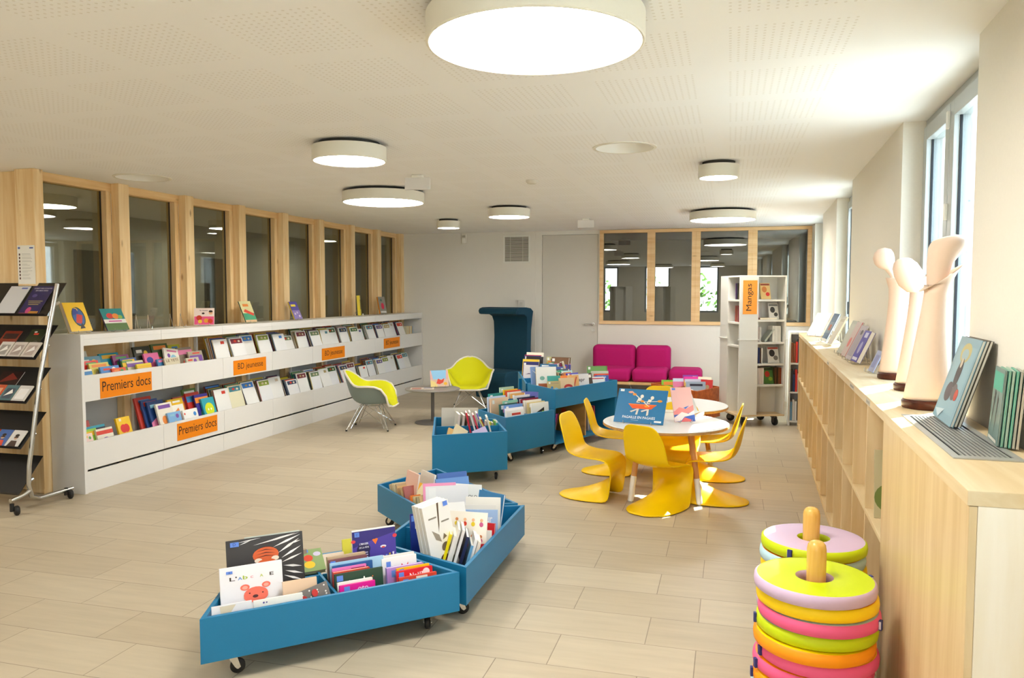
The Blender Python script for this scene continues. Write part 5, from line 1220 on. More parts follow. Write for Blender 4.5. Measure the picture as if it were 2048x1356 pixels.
for i, hx in enumerate(('e8e4d6', 'e6df2a', 'a8a48a', '8abf4a', 'e6e6e2', '3fa89a', 'ece9e4')):
    at(-2.05 + 0.022 * i, 6.50 + 0.012 * i - 0.02 * (i > 4), 0.44 - 0.008 * (i % 3), 0.10, 118, hx, '%s spine, %s from the left of the right back corner' % (cname(hx), NTH[i]) + TM, lean=0, t=0.014, spine=hx, grp=GM, name='paperback', zf=0.15)
GN = 'books in the medium teal bin'; TN = ' in the medium teal bin'
rnd = random.Random(21)
WST = 'e9e9e6'
for (u0, u1, n, zt, hx, lab) in (
    (0.27, 0.52, 0.50, 0.575, '2f9a94', 'turquoise book rearmost at the left'), (0.06, 0.29, 0.40, 0.57, 'b9cbe8', 'pale blue book at the left'), (0.05, 0.29, 0.35, 0.56, 'e6c2a2', 'peach book with an orange lower half at the left'),
    (0.24, 0.46, 0.33, 0.535, '2f6ea0', 'blue book behind the mint one'), (0.22, 0.46, 0.25, 0.535, '8fc9b2', 'mint green book'), (0.13, 0.36, 0.14, 0.515, '6f96d2', 'sky blue book in front'), (0.12, 0.34, 0.19, 0.52, '2a5f58', 'dark green book behind the sky blue one'), (0.09, 0.31, 0.085, 0.495, 'ecebef', 'white book with grey lines in front'), (0.07, 0.31, 0.045, 0.475, 'f1ede4', 'cream book foremost at the left'),
    (0.45, 0.63, 0.50, 0.625, 'a9c6b0', 'tall pale green book rearmost at the right'), (0.44, 0.62, 0.45, 0.605, 'e6bf2a', 'yellow book'), (0.43, 0.62, 0.41, 0.60, 'd8502c', 'orange-red book'), (0.42, 0.62, 0.37, 0.59, 'e9e4dc', 'white book behind the orange one'), (0.42, 0.62, 0.33, 0.58, 'd9a45a', 'ochre book'), (0.41, 0.63, 0.28, 0.565, 'e8e6ea', 'white book with blue scribble'), (0.41, 0.63, 0.23, 0.55, '2a2f4a', 'navy book'), (0.41, 0.64, 0.19, 0.54, '8a2036', 'dark red book'), (0.41, 0.64, 0.15, 0.53, 'efeadf', 'ivory book'), (0.42, 0.64, 0.11, 0.515, 'd8c48a', 'sand book'), (0.43, 0.65, 0.065, 0.51, 'efefe8', 'white book with a lime and black drawing')):
    art = None
    if hx == 'efefe8': art = [('p', [(0.15, 0.3), (0.7, 0.35), (0.72, 0.88), (0.18, 0.75)], '1f2018'), ('p', [(0.2, 0.3), (0.68, 0.4), (0.68, 0.8), (0.22, 0.7)], 'b4cf2a'), ('p', [(0.26, 0.3), (0.64, 0.36), (0.62, 0.7), (0.28, 0.64)], 'f0efe6')]
    elif hx == 'e6c2a2': art = [('r', 0, 0.0, 1, 0.5, 'e0a020'), ('e', 0.85, 0.5, 0.12, 0.14, '8a2a3a'), ('r', 0.1, 0.88, 0.22, 0.96, WST)]
    elif hx in ('e8e6ea', 'ecebef'): art = [('r', 0.3, 0.9, 0.7, 0.94, '4a6fd0')]
    else: art = blob_art(rnd, hx, WST)
    c = FM2.p((u0 + u1) / 2, n); at(c.x, c.y, zt, min(u1 - u0, 0.22), 57, hx, lab + TN, lean=5, t=0.018, art=art, grp=GN)
c = FM2.p(0.635, 0.27); at(c.x, c.y, 0.59, 0.17, -4, '5a60a8', 'violet book facing forward at the right end' + TN, lean=8, art=[('r', 0.08, 0.9, 0.22, 0.97, WST), ('e', 0.6, 0.5, 0.15, 0.2, '4a4f98')], grp=GN)

# ---------------------------------------------------------------- tall bins
GT = 'books in the first tall teal bin'; TT_ = ' in the first tall teal bin'; ZT = 0.464
rnd = random.Random(33)
T3 = [(0.12, 0.33, 0.38, 0.80, 24, 'f0c614', 'yellow-spined white book at the left end', [('r', 0.0, 0, 1, 1, 'ecebe4'), ('r', 0.1, 0.25, 0.95, 0.5, 'b5603a'), ('e', 0.3, 0.66, 0.12, 0.1, '7fb0a0')]), (0.20, 0.34, 0.22, 0.72, 30, '3fa8a0', 'turquoise and grey book', [('r', 0, 0, 1, 0.72, '5a5a58')]), (0.26, 0.42, 0.12, 0.70, 34, 'e6c9a0', 'beige book with a red arc', [('e', 0.6, 0.6, 0.3, 0.2, 'c02a2a'), ('e', 0.6, 0.52, 0.25, 0.16, 'e6c9a0')]), (0.10, 0.24, 0.15, 0.68, 40, 'c9b27a', 'ochre book low at the left end', None),
      (0.30, 0.50, 0.06, 0.72, 36, 'e6b070', 'orange book with a red twig drawing', [('r', 0, 0, 0.36, 1, 'e8813a'), ('p', [(0.55, 0.9), (0.6, 0.9), (0.68, 0.5), (0.72, 0.1), (0.64, 0.1), (0.62, 0.5)], 'c0392a'), ('p', [(0.85, 0.95), (0.9, 0.92), (0.72, 0.5), (0.66, 0.5)], 'c0392a'), ('e', 0.42, 0.7, 0.06, 0.08, '2a4a3a'), ('e', 0.42, 0.52, 0.07, 0.07, 'c0392a')]),
      (0.50, 0.68, 0.07, 0.72, 34, 'e6e3e2', 'white book with black lettering and a red shape', [('t', 'Capr', 0.15, 0.66, 0.6, 0.18, '2a2622'), ('p', [(0.1, 0.05), (0.25, 0.35), (0.4, 0.1)], 'd8452f')]), (0.66, 0.76, 0.12, 0.715, 60, '4a3a30', 'dark brown book right of the white lettered one', None),
      (0.22, 0.44, 0.45, 0.795, 36, '7f9fd8', 'pale blue book with white streaks at the back', [('p', [(0.05, 0.9), (0.5, 0.6), (0.45, 0.75)], 'c9d8f0'), ('p', [(0.3, 0.95), (0.7, 0.8), (0.5, 0.86)], 'c9d8f0')]),
      (0.56, 0.70, 0.44, 0.77, 50, '1f2f8a', 'dark blue book in the middle', [('r', 0.75, 0.86, 0.95, 0.95, WST)]), (0.56, 0.71, 0.39, 0.75, 50, '232a3a', 'black-blue book in the middle', [('r', 0.1, 0.86, 0.3, 0.96, WST)]), (0.57, 0.72, 0.34, 0.735, 50, 'bfe0d0', 'pale mint book in the middle', None), (0.58, 0.73, 0.27, 0.715, 50, '4a2fb8', 'violet book in the middle', None), (0.50, 0.58, 0.36, 0.745, 70, '2a9a72', 'green book in the middle', None),
      (0.92, 1.14, 0.20, 0.765, 22, '6a9a52', 'large green book facing forward at the right', [('r', 0.05, 0.88, 0.16, 0.97, WST), ('t', 'Decouvertes', 0.2, 0.62, 0.6, 0.12, 'd8e0a8'), ('r', 0.93, 0, 1, 1, '5a8a44')]), (0.92, 1.11, 0.16, 0.715, 22, 'c2c8b8', 'silvery book before the green one', [('p', [(0.2, 0.6), (0.7, 0.75), (0.3, 0.8)], 'e8eadf')]),
      (0.91, 1.07, 0.125, 0.69, 26, 'd84a2f', 'orange-red book before the silvery one', [('r', 0.2, 0.85, 0.8, 0.93, 'f0d8c8')]), (0.90, 1.05, 0.095, 0.675, 28, '3f5fb0', 'blue book before the orange-red one', [('r', 0.1, 0.88, 0.8, 0.93, 'c9d8f0')]), (0.80, 0.95, 0.075, 0.668, 34, 'efeeea', 'white book with a red stripe', [('r', 0, 0.88, 1, 0.93, 'c8283c')]), (0.84, 0.97, 0.045, 0.655, 34, 'e4e2dc', 'off-white book foremost at the right', None), (0.75, 0.86, 0.22, 0.70, 50, '3f78c0', 'mid-blue book with pink band', [('r', 0.1, 0.7, 0.8, 0.8, 'e08ab8')])]
for u0, u1, n, zt, yaw, hx, lab, art in T3:
    c = FM3.p((u0 + u1) / 2, n); at(c.x, c.y, zt, max(0.13, (u1 - u0) * 1.0), yaw, hx, lab + TT_, zf=ZT, lean=12, t=0.018, art=art or blob_art(rnd, hx, WST), grp=GT, spine='f0c614' if hx == 'f0c614' else None)
for i in range(9):
    hx = ['8a6a4a', 'b8a482', '4a4438', 'd8ccb4', '9a7a52', '6a5a40', 'c9b08a', '3a5a58', '7a4a30'][i]
    c = FM3.p(0.445 + 0.013 * i, 0.42 - 0.012 * i); at(c.x, c.y, 0.765 - 0.006 * i, 0.14, 95, hx, '%s paperback, %s of the leaning spines' % (cname(hx), NTH[i]) + TT_, zf=ZT, lean=18, t=0.015, spine=hx, name='paperback', grp=GT)
GU = 'books in the second tall teal bin'; TU = ' in the second tall teal bin'
T4 = [(-2.24, 9.02, 0.85, 0.21, -6, 'ebe4d2', 'large cream book rearmost at the left', [('r', 0.15, 0.8, 0.5, 0.82, 'b8a888')]), (-2.235, 8.95, 0.82, 0.21, -6, 'b8203a', 'red book behind the black one', None), (-2.23, 8.91, 0.815, 0.21, -8, '2f2f78', 'indigo book behind the black one', None), (-2.19, 8.86, 0.81, 0.22, -10, '23222a', 'black book with blue lettering shapes', [('r', 0.3, 0.82, 0.75, 0.9, '3a7fd0')]), (-2.215, 8.77, 0.785, 0.20, -6, 'f0c83a', 'yellow and white book', [('r', 0.05, 0, 0.95, 0.85, 'f0efe8')]), (-2.20, 8.68, 0.765, 0.19, -6, '2a2a6a', 'dark indigo book', [('r', 0.05, 0.86, 0.18, 0.95, WST)]), (-2.205, 8.58, 0.735, 0.17, -8, 'd8d2d4', 'pale grey book with a scribbled line', [('p', [(0.15, 0.6), (0.4, 0.66), (0.8, 0.62), (0.4, 0.62)], '5a4a6a')]),
      (-1.90, 8.92, 0.80, 0.22, -10, '7a5436', 'brown book with a reddish picture', [('e', 0.4, 0.6, 0.25, 0.25, 'a86a4a'), ('r', 0.05, 0.86, 0.2, 0.96, WST)]), (-1.99, 8.98, 0.80, 0.18, -8, 'c9c48a', 'pale olive book', None), (-1.76, 9.0, 0.80, 0.24, -8, '6a4f30', 'long dark brown book', [('e', 0.6, 0.6, 0.3, 0.2, '7a6038')]), (-1.97, 8.62, 0.75, 0.2, 0, '2f6f9a', 'blue book with white strip', [('r', 0.1, 0.8, 0.5, 0.95, 'e8ece8')]),
      (-1.52, 9.02, 0.755, 0.26, 14, 'e07f2f', 'orange book with green pictures', [('e', 0.4, 0.7, 0.12, 0.1, '5a9a3a'), ('e', 0.7, 0.6, 0.12, 0.1, 'e8c02a')]), (-1.51, 8.95, 0.74, 0.26, 14, '4f9a62', 'green book', None), (-1.50, 8.89, 0.73, 0.26, 14, 'd86a9a', 'pink book', None), (-1.49, 8.84, 0.722, 0.26, 14, '3a3f9a', 'blue book', None)]
for cx, cy, zt, w, yaw, hx, lab, art in T4:
    at(cx, cy, zt, w, yaw, hx, lab + TU, zf=ZT, lean=11, t=0.02, art=art or blob_art(rnd, hx, WST), grp=GU)
for i in range(10):
    hx = ['e6e0d2', '8a2a3a', 'c9bc9a', '4a3a5a', 'b8a482', '5a3a2a', 'd8d0bc', '9a8a6a', 'e0d8c8', '6a2a4a'][i]
    at(-1.86 + 0.026 * i, 8.60 + 0.014 * i, 0.755 + 0.02 * math.sin(i * 1.3), 0.15, 100, hx, '%s paperback, %s of the fanned spines' % (cname(hx), NTH[i]) + TU, zf=ZT, lean=16, t=0.016, spine=hx, name='paperback', grp=GU)
# under the first tall bin
GL = 'books on the open shelf under the tall teal bin'
for i, (u, hx, ln) in enumerate(((0.10, '3a5fc0', -24), (0.125, 'e8e4e6', -24), (0.15, 'b02a8a', -25), (0.175, '6a2a4a', -26))):
    c = FM3.p(u, 0.20); at(c.x, c.y, 0.36, 0.22, 156, hx, '%s album, %s of the leaning ones on the open shelf under the tall bin' % (cname(hx), NTH[i]), zf=0.107, lean=-20, t=0.012, grp=GL, name='album', spine=hx)
for i, hx in enumerate(('d85a2a', 'b8342a', 'e0843a', '8a2a3a', 'c9c2bc', '4a5a8a', 'd8d4ce', 'a83a4a')):
    c = FM3.p(0.56 + 0.04 * i, 0.22); at(c.x, c.y, 0.35 + 0.02 * math.sin(i), 0.22, 156, hx, '%s album, %s right of the upright under the tall bin' % (cname(hx), NTH[i]), zf=0.107, lean=6 * math.sin(i * 2), t=0.016, grp=GL, name='album', spine=hx)
# orange wooden bin
GO = 'books in the orange wooden bin'
for cx, cy, zt, w, yaw, hx, lab in ((-0.74, 10.32, 0.42, 0.22, 10, '7fc23a', 'green book lying low'), (-0.62, 10.18, 0.46, 0.15, 12, 'c9d4e6', 'pale blue book'), (-0.48, 10.25, 0.50, 0.19, 14, '8a3aa0', 'purple book'), (-0.46, 10.15, 0.49, 0.2, 14, 'e0309a', 'magenta book'), (-0.44, 10.05, 0.47, 0.2, 14, 'c8c4d8', 'lilac-grey book'), (-0.40, 9.95, 0.45, 0.24, 8, '9aa8b8', 'silver-blue book with a green corner'), (-0.30, 10.12, 0.46, 0.22, -10, 'd02a2a', 'red book'), (-0.28, 10.2, 0.49, 0.24, -14, 'efe6d0', 'cream book with yellow edge')):
    at(cx, cy, zt, w, yaw, hx, lab + ' in the orange wooden bin', zf=0.05, lean=12, t=0.02, grp=GO, art=blob_art(rnd, hx))

# ---------------------------------------------------------------- bookcase troughs: frame runs along +Y, inwards is -X
FS = Fr((BX1, 0), 90)
def inS(y0, y1, n, zt, hx, label, up, lean=16, t=0.014, art=None, name='picture_book', grp=None, roll=0, yaw=0, spine=None):
    c = FS.p((y0 + y1) / 2, n); T, h = stand(c.x, c.y, zt, y1 - y0, 90 + yaw, 0.803 if up else 0.293, lean, roll, t)
    T = settle(T, y1 - y0, h, t, ([(BX1, Y0), (BX1, Y0 + 8 * PITCHB), (BX0 + 0.02, Y0 + 8 * PITCHB), (BX0 + 0.02, Y0)], 0.92 if up else 0.402), 0.0215)
    return book(name, label, y1 - y0, h, t, hx, T, grp, art=art, spine=spine)
rnd = random.Random(77)
KU = [(4.93, 5.15, .25, 1.085, 'c9c6bc'), (5.02, 5.25, .215, 1.04, '5f93a5'), (5.03, 5.19, .175, 1.01, 'd8342c'), (5.06, 5.26, .14, .99, 'd9c85a'), (5.12, 5.32, .09, .96, '4a86c8'), (5.22, 5.37, .055, .94, 'e0572f'), (4.895, 5.01, .05, .955, 'e6e2da'),
      (5.28, 5.49, .25, 1.05, '178fa6'), (5.38, 5.56, .21, 1.03, '8a2f6a'), (5.42, 5.60, .165, 1.0, '3c5a94'), (5.44, 5.63, .12, .975, 'd8cfae'), (5.50, 5.67, .06, .95, 'e6cf2c'), (5.40, 5.52, .13, .985, '6a9a4a'),
      (5.66, 5.86, .25, 1.08, '3a3b30'), (5.72, 5.90, .19, 1.02, 'e06a9a'), (5.88, 6.09, .25, 1.09, '4a6038'), (5.86, 6.05, .09, .97, 'd8cdb0'), (5.98, 6.18, .2, 1.04, 'efe9dc'), (6.16, 6.36, .2, 1.04, '8a7a68'), (6.24, 6.44, .14, 1.0, 'a89a86'), (5.80, 5.95, .12, .965, '3f7fb0'), (6.12, 6.3, .07, .95, 'c9bfa8'), (6.10, 6.26, .25, 1.07, 'b8b02a')]
for i, (y0, y1, n, zt, hx) in enumerate(KU):
    bay = 'nearest' if y0 < 5.6 else 'second'
    art = blob_art(rnd, hx)
    if hx == 'e06a9a': art = [('e', 0.35, 0.72, 0.22, 0.16, '2f3f9a'), ('r', 0.3, 0.3, 0.95, 0.42, 'f4e6ee')]
    if hx == 'd8cdb0': art = [('t', 'LE YETI', 0.1, 0.78, 0.8, 0.14, '6a4a2a')]
    if hx == 'c9c6bc': art = [('e', 0.2 + 0.15 * k, 0.85 - 0.1 * (k % 3), 0.04, 0.03, '5a5a58') for k in range(5)]
    inS(y0, y1, n, zt, hx, '%s picture book, %s from the left in the upper trough of the %s bay' % (cname(hx), NTH[i if i < 13 else i - 13], bay), True, art=art, grp='picture books in the upper troughs', roll=(9 if hx in ('efe9dc',) else 0), t=0.016)
KL = [(4.90, 5.10, .2, .53, 'b33d34'), (5.0, 5.19, .13, .49, '2f94a8'), (5.05, 5.22, .085, .465, 'e6e0cc'), (4.89, 4.99, .05, .45, 'e6c8c0'), (4.97, 5.08, .11, .475, '8cc23c'), (5.30, 5.45, .12, .515, 'efc31e'),
      (5.66, 5.86, .25, .63, 'c83a2a'), (5.70, 5.90, .215, .605, '2c4a86'), (5.73, 5.93, .18, .59, '1f3f78'), (5.78, 5.98, .13, .565, 'e8e2d4'), (5.87, 6.04, .06, .475, '7fb0dc'), (5.98, 6.18, .17, .575, 'e8b818'), (6.10, 6.28, .21, .58, 'b8503a'), (6.07, 6.27, .08, .47, 'efeeea'), (6.25, 6.44, .19, .60, 'c8342c'), (6.31, 6.50, .14, .58, '3a2f8a'), (6.36, 6.54, .09, .54, '2fa0b0'), (6.28, 6.47, .25, .63, '5a7a3a')]
for i, (y0, y1, n, zt, hx) in enumerate(KL):
    bay = 'nearest' if y0 < 5.6 else 'second'; art = blob_art(rnd, hx)
    if hx == 'efc31e': art = [('e', 0.40, 0.58, 0.22, 0.24, 'd8322a'), ('e', 0.62, 0.58, 0.22, 0.24, 'd8322a'), ('r', 0.2, 0.86, 0.36, 0.96, 'e8e4d0')]
    if hx == '2fa0b0': art = [('e', 0.5, 0.55, 0.36, 0.36, 'd6e022'), ('e', 0.4, 0.55, 0.05, 0.06, 'f4f4e8'), ('e', 0.62, 0.55, 0.05, 0.06, 'f4f4e8')]
    if hx == 'efeeea': art = [('e', 0.78, 0.72, 0.1, 0.1, '3f8ad0'), ('e', 0.1, 0.8, 0.05, 0.05, 'd8402a'), ('r', 0.3, 0.4, 0.8, 0.5, 'e0907a')]
    inS(y0, y1, n, zt, hx, '%s picture book, %s from the left in the lower trough of the %s bay' % (cname(hx), NTH[i if i < 6 else i - 6], bay), False, art=art, grp='picture books in the lower troughs', t=0.018)
# comic albums
GBD = 'comic albums in the upper troughs'; GBL = 'comic albums in the lower troughs'
SPC = ['2a2f4a', 'e6e2d8', '8a2a2a', 'e0c02a', '3a6a58', 'c9a46a', 'b8bcc0', '1f4f8a', 'd8d2c2', 'c8402a', '5a3a2a', 'e9e6de', '3f9a7a', '6a5a8a', 'd8843a']
BAND = ['3a7fd0', 'd8c42a', '5a4a8a', '6a7f5a', 'd8402a', '2a3a5a', '8a9a3a', 'b8a06a', '4a8a9a', '7a2a3a', 'c9b8a0', '3a6a3a']
def albums(y, up, k, row, rnd, face='ecebe7'):
    w = 0.225; zt0 = 1.115 if up else 0.615
    if row % 7 == 5: zt0 -= 0.05
    side = 'upper' if up else 'lower'; n0 = 0.26
    ln = rnd.uniform(16, 24)
    for j in range(k):
        n = n0 - j * 0.030; front = j == k - 1
        hx = face if front else rnd.choice(SPC); sp_ = rnd.choice(SPC)
        band = BAND[(row * 5 + j) % len(BAND)]
        art = [('r', 0.08, 0.80, 0.92, 0.965, band), ('e', 0.4, 0.885, 0.1, 0.055, BAND[(row * 3 + 1) % len(BAND)]), ('e', 0.68, 0.875, 0.08, 0.05, 'e6dcc4')] if (front and row % 4 != 0) else [('r', 0.52, 0.83, 0.78, 0.93, band)] if front else [('r', 0.05, 0.86, 0.95, 0.97, band)]
        lab = '%s comic album with %s picture, front of the %s %s stack' % (cname(hx), cname(band), NTH[row], side) if front else '%s comic album, %s behind the front of the %s %s stack' % (cname(hx), NTH[k - 2 - j], NTH[row], side)
        inS(y + 0.006 * (k - j), y + w + 0.006 * (k - j) + (0.0 if front else rnd.uniform(-.01, .008)), n, zt0 - 0.006 * j + (0 if front else rnd.uniform(-0.01, 0.012)), hx, lab, up, lean=ln - 0.6 * j, t=0.011 if not front else 0.012, art=art, name='comic_album', grp=GBD if up else GBL, spine=sp_)
rnd = random.Random(55)
y = 6.60; row = 0
while y < 11.25:
    albums(y, True, [5, 5, 3, 4, 5, 3, 4][row % 7], row, rnd, ['ecebe7', 'edecea', 'ebe9e4'][row % 3]); y += 0.262; row += 1
for i in range(9):
    hx = ['d8cfae', 'd8c48a', 'e2d8b8', 'c9b88a', 'd8b070', 'd9cfb0', 'e6dcc0', 'd0a860', '6fa8d0'][i]
    inS(11.30 + 0.030 * i, 11.38 + 0.030 * i, 0.14, 1.03, hx, '%s paperback, %s from the left at the far end of the upper trough' % (cname(hx), NTH[i]), True, lean=0, t=0.022, yaw=-78, name='paperback', grp='paperbacks at the far end of the upper trough', spine=hx)
for i in range(5): 
    hx = ['3a1a1a', 'b8402a', '2a1a1a', 'd05a2a', '5a2020'][i]
    inS(6.36 + 0.022 * i, 6.43 + 0.022 * i, 0.22, 0.98, hx, '%s paperback, %s of five dark spines left of the first comic stack' % (cname(hx), NTH[i]), True, lean=0, t=0.018, yaw=-80, name='paperback', grp='dark paperbacks by the comics', spine=hx)
y = 6.60; row = 0
while y < 11.35:
    albums(y, False, [5, 4, 3, 4, 3, 5, 4][row % 7], row, rnd, 'e6e0c0' if row == 1 else ['ecebe7', 'e9e9ea'][row % 2]); y += 0.262; row += 1
# ---------------------------------------------------------------- display books on wire stands on top of the bookcase
WIRE = M('d9d9d4', 0.1, metal=0.9)
def wire_stand(T, w, lean, label, group, clear=True):
    """a small bent wire easel in the book's own frame (before leaning)"""
    t = thing('book_stand', label, 'stand', group=group, mat=T)
    for s in (-1, 1):
        x = s * w * 0.28; m = MB(); sl = math.sin(R(lean)); cl = math.cos(R(lean))
        m.tube([(x, -0.022, 0.028), (x, -0.024, 0.008), (x, -0.012, 0.0032), (x, 0.02, 0.0032), (x, 0.02 + 0.14 * sl, 0.14 * cl)], 0.0022, 6)
        m.build('prong', WIRE, t, smooth=50)
        MB().tube([(x, 0.02 + 0.14 * sl, 0.14 * cl), (x, 0.10, 0.0025)], 0.002, 6).build('back_leg', WIRE, t, smooth=50)
    MB().tube([(-w * 0.28, 0.10, 0.003), (w * 0.28, 0.10, 0.003)], 0.002, 6).build('crossbar', WIRE, t, smooth=50)
def shown(x, y, z, w, h, t, yaw, lean, hx, label, slab, art, spine=None, name='display_book', grp='display books', cat='book', stand_=True, page=1, roll=0):
    T = TR(x, y, z, R(yaw))
    if stand_: wire_stand(T, w, lean, slab, 'wire book stands')
    B = T @ Matrix.Translation((0, t / 2 + 0.0, 0.006 + t / 2 * math.sin(R(lean)))) @ Matrix.Rotation(R(roll), 4, 'Y') @ Matrix.Rotation(-R(lean), 4, 'X')
    return book(name, label, w, h, t, hx, B, grp, cat, art=art, spine=spine, page=page)
ZS = 1.2365
shown(-4.90, 5.00, ZS, 0.19, 0.245, 0.035, 84, 24, 'edbe1a', 'thick yellow book with a red and blue painted oval on the bookcase top', 'wire stand under the thick yellow book', [('e', 0.55, 0.5, 0.30, 0.44, '223a2a'), ('e', 0.55, 0.5, 0.26, 0.38, '2c5a9a'), ('p', [(0.35, 0.3), (0.6, 0.25), (0.75, 0.55), (0.5, 0.6)], 'c8322a'), ('e', 0.5, 0.74, 0.1, 0.1, 'e8b82a'), ('p', [(0.3, 0.55), (0.6, 0.62), (0.55, 0.78), (0.38, 0.8)], '2a3f8a'), ('p', [(0.45, 0.08), (0.7, 0.1), (0.6, 0.3)], '2a2422')], spine='d9cfc0')
shown(-4.90, 5.38, ZS, 0.215, 0.20, 0.014, 84, 28, '1f7f80', 'teal garden book with vegetables on the bookcase top', 'wire stand under the teal garden book', [('r', 0, 0, 1, 0.32, '4a6a2a'), ('r', 0, 0.32, 1, 0.5, 'e6e0d8'), ('e', 0.35, 0.66, 0.16, 0.12, 'c8322a'), ('e', 0.6, 0.64, 0.15, 0.12, 'e0842a'), ('e', 0.8, 0.6, 0.1, 0.08, '8ab03a'), ('r', 0.2, 0.38, 0.8, 0.44, 'c85a9a')], spine='5a2a5a')
wire_stand(TR(-4.93, 5.72, ZS, R(60)), 0.18, 25, 'empty wire book stand, nearer of the two on the bookcase top', 'wire book stands')
wire_stand(TR(-4.93, 6.16, ZS, R(66)), 0.18, 25, 'empty wire book stand right before the pink book on the bookcase top', 'wire book stands')
shown(-4.92, 6.50, ZS, 0.185, 0.17, 0.012, 32, 18, 'f0dcd2', 'pink and cream book with small children on the bookcase top', 'wire stand under the pink and cream book', [('r', 0.02, 0.02, 0.98, 0.5, 'e85a8a'), ('e', 0.25, 0.42, 0.14, 0.14, 'c83a2a'), ('e', 0.3, 0.2, 0.1, 0.1, 'f0c83a'), ('e', 0.6, 0.25, 0.12, 0.12, 'e8a03a'), ('e', 0.82, 0.72, 0.1, 0.1, 'e8b48a'), ('e', 0.82, 0.8, 0.1, 0.06, '2a1f1c'), ('e', 0.8, 0.22, 0.12, 0.13, 'd8402a'), ('e', 0.45, 0.68, 0.07, 0.05, '3a2a24'), ('t', 'la moto', 0.28, 0.82, 0.4, 0.08, '6a4a5a')])
shown(-4.90, 7.26, ZS, 0.175, 0.24, 0.014, 84, 24, 'd8d09a', 'green and red illustrated book on the bookcase top, fourth of the shown ones', 'wire stand under the green and red illustrated book', [('r', 0, 0.0, 1, 0.42, '3f9a72'), ('p', [(0.1, 0.5), (0.9, 0.28), (0.95, 0.4), (0.3, 0.62)], 'd84a32'), ('r', 0.2, 0.74, 0.7, 0.86, 'e0843a'), ('r', 0, 0, 1, 0.1, 'd8b48a')], spine='2a4a4a')
shown(-4.90, 8.20, ZS, 0.145, 0.22, 0.018, 84, 24, '4a3f98', 'violet storybook with yellow spine on the bookcase top', 'wire stand under the violet storybook', [('r', 0.1, 0.72, 0.7, 0.84, 'f0d83a'), ('r', 0.0, 0.0, 1, 0.5, '8a78b8'), ('e', 0.3, 0.3, 0.1, 0.1, 'd8c8e0'), ('e', 0.6, 0.36, 0.1, 0.1, 'c9b8d8'), ('e', 0.75, 0.16, 0.1, 0.1, 'e8d8e8')], spine='e6c81a')
shown(-4.93, 9.88, ZS, 0.14, 0.275, 0.04, 112, 4, 'c9b824', 'tall yellow comic seen by its spine on the bookcase top', 'wire stand under the tall yellow comic', [('r', 0.1, 0.3, 0.9, 0.8, '5a4a2a')], spine='e8cf22')
shown(-4.93, 10.62, ZS, 0.16, 0.255, 0.024, 78, 12, '8a8478', 'grey book with a red figure and orange spine on the bookcase top', 'wire stand under the grey book with a red figure', [('e', 0.5, 0.45, 0.22, 0.3, 'd02a4a'), ('e', 0.4, 0.8, 0.14, 0.12, '4a6a5a'), ('r', 0.1, 0.05, 0.9, 0.16, 'd8d4ce')], spine='e88a1a')

# ---------------------------------------------------------------- books on the tables
shown(-0.655, 5.86, 0.5705, 0.385, 0.275, 0.008, -11, 30, '2b78ab', 'blue picture book titled Pagaille en pagaies with an orange canoe on the near table', 'clear stand under the blue canoe book',
      [('p', [(0.24, 0.56), (0.82, 0.56), (0.72, 0.42), (0.34, 0.42)], 'ee5f22'), ('p', [(0.24, 0.56), (0.82, 0.56), (0.80, 0.525), (0.27, 0.525)], 'f47a35'), ('p', [(0.26, 0.925), (0.275, 0.94), (0.68, 0.50), (0.665, 0.485)], 'e9e2d2'), ('p', [(0.50, 0.62), (0.50, 0.635), (0.86, 0.68), (0.86, 0.665)], 'e9e2d2'), ('e', 0.26, 0.90, 0.055, 0.022, 'e9a690'), ('e', 0.34, 0.84, 0.04, 0.025, 'f09a30'), ('e', 0.87, 0.675, 0.05, 0.025, 'f09a30'), ('e', 0.62, 0.50, 0.045, 0.022, 'f09a30'), ('e', 0.52, 0.645, 0.04, 0.022, 'f09a30'),
       ('e', 0.50, 0.79, 0.035, 0.038, 'efe8da'), ('e', 0.71, 0.76, 0.035, 0.038, 'efe8da'), ('p', [(0.40, 0.60), (0.47, 0.60), (0.50, 0.74), (0.43, 0.74)], 'efe8da'), ('p', [(0.61, 0.58), (0.68, 0.58), (0.71, 0.71), (0.64, 0.71)], 'efe8da'), ('r', 0.425, 0.62, 0.48, 0.645, '4a5a5a'), ('r', 0.635, 0.60, 0.69, 0.625, '4a5a5a'), ('p', [(0.30, 0.33), (0.44, 0.42), (0.47, 0.40), (0.33, 0.30)], 'd8d4ca'), ('p', [(0.44, 0.42), (0.48, 0.42), (0.46, 0.24), (0.42, 0.24)], 'd8d4ca'), ('p', [(0.52, 0.36), (0.64, 0.42), (0.66, 0.39), (0.54, 0.32)], 'd8d4ca'), ('p', [(0.64, 0.42), (0.68, 0.42), (0.68, 0.24), (0.64, 0.22)], 'd8d4ca'),
       ('t', 'PAGAILLE EN PAGAIES', 0.17, 0.12, 0.66, 0.075, 'eef2f4'), ('r', 0.35, 0.07, 0.5, 0.08, 'a8c4d8'), ('r', 0.04, 0.91, 0.12, 0.975, 'eef2f4'), ('r', 0.82, 0.04, 0.96, 0.09, 'eef2f4')], grp='books shown on the near table')
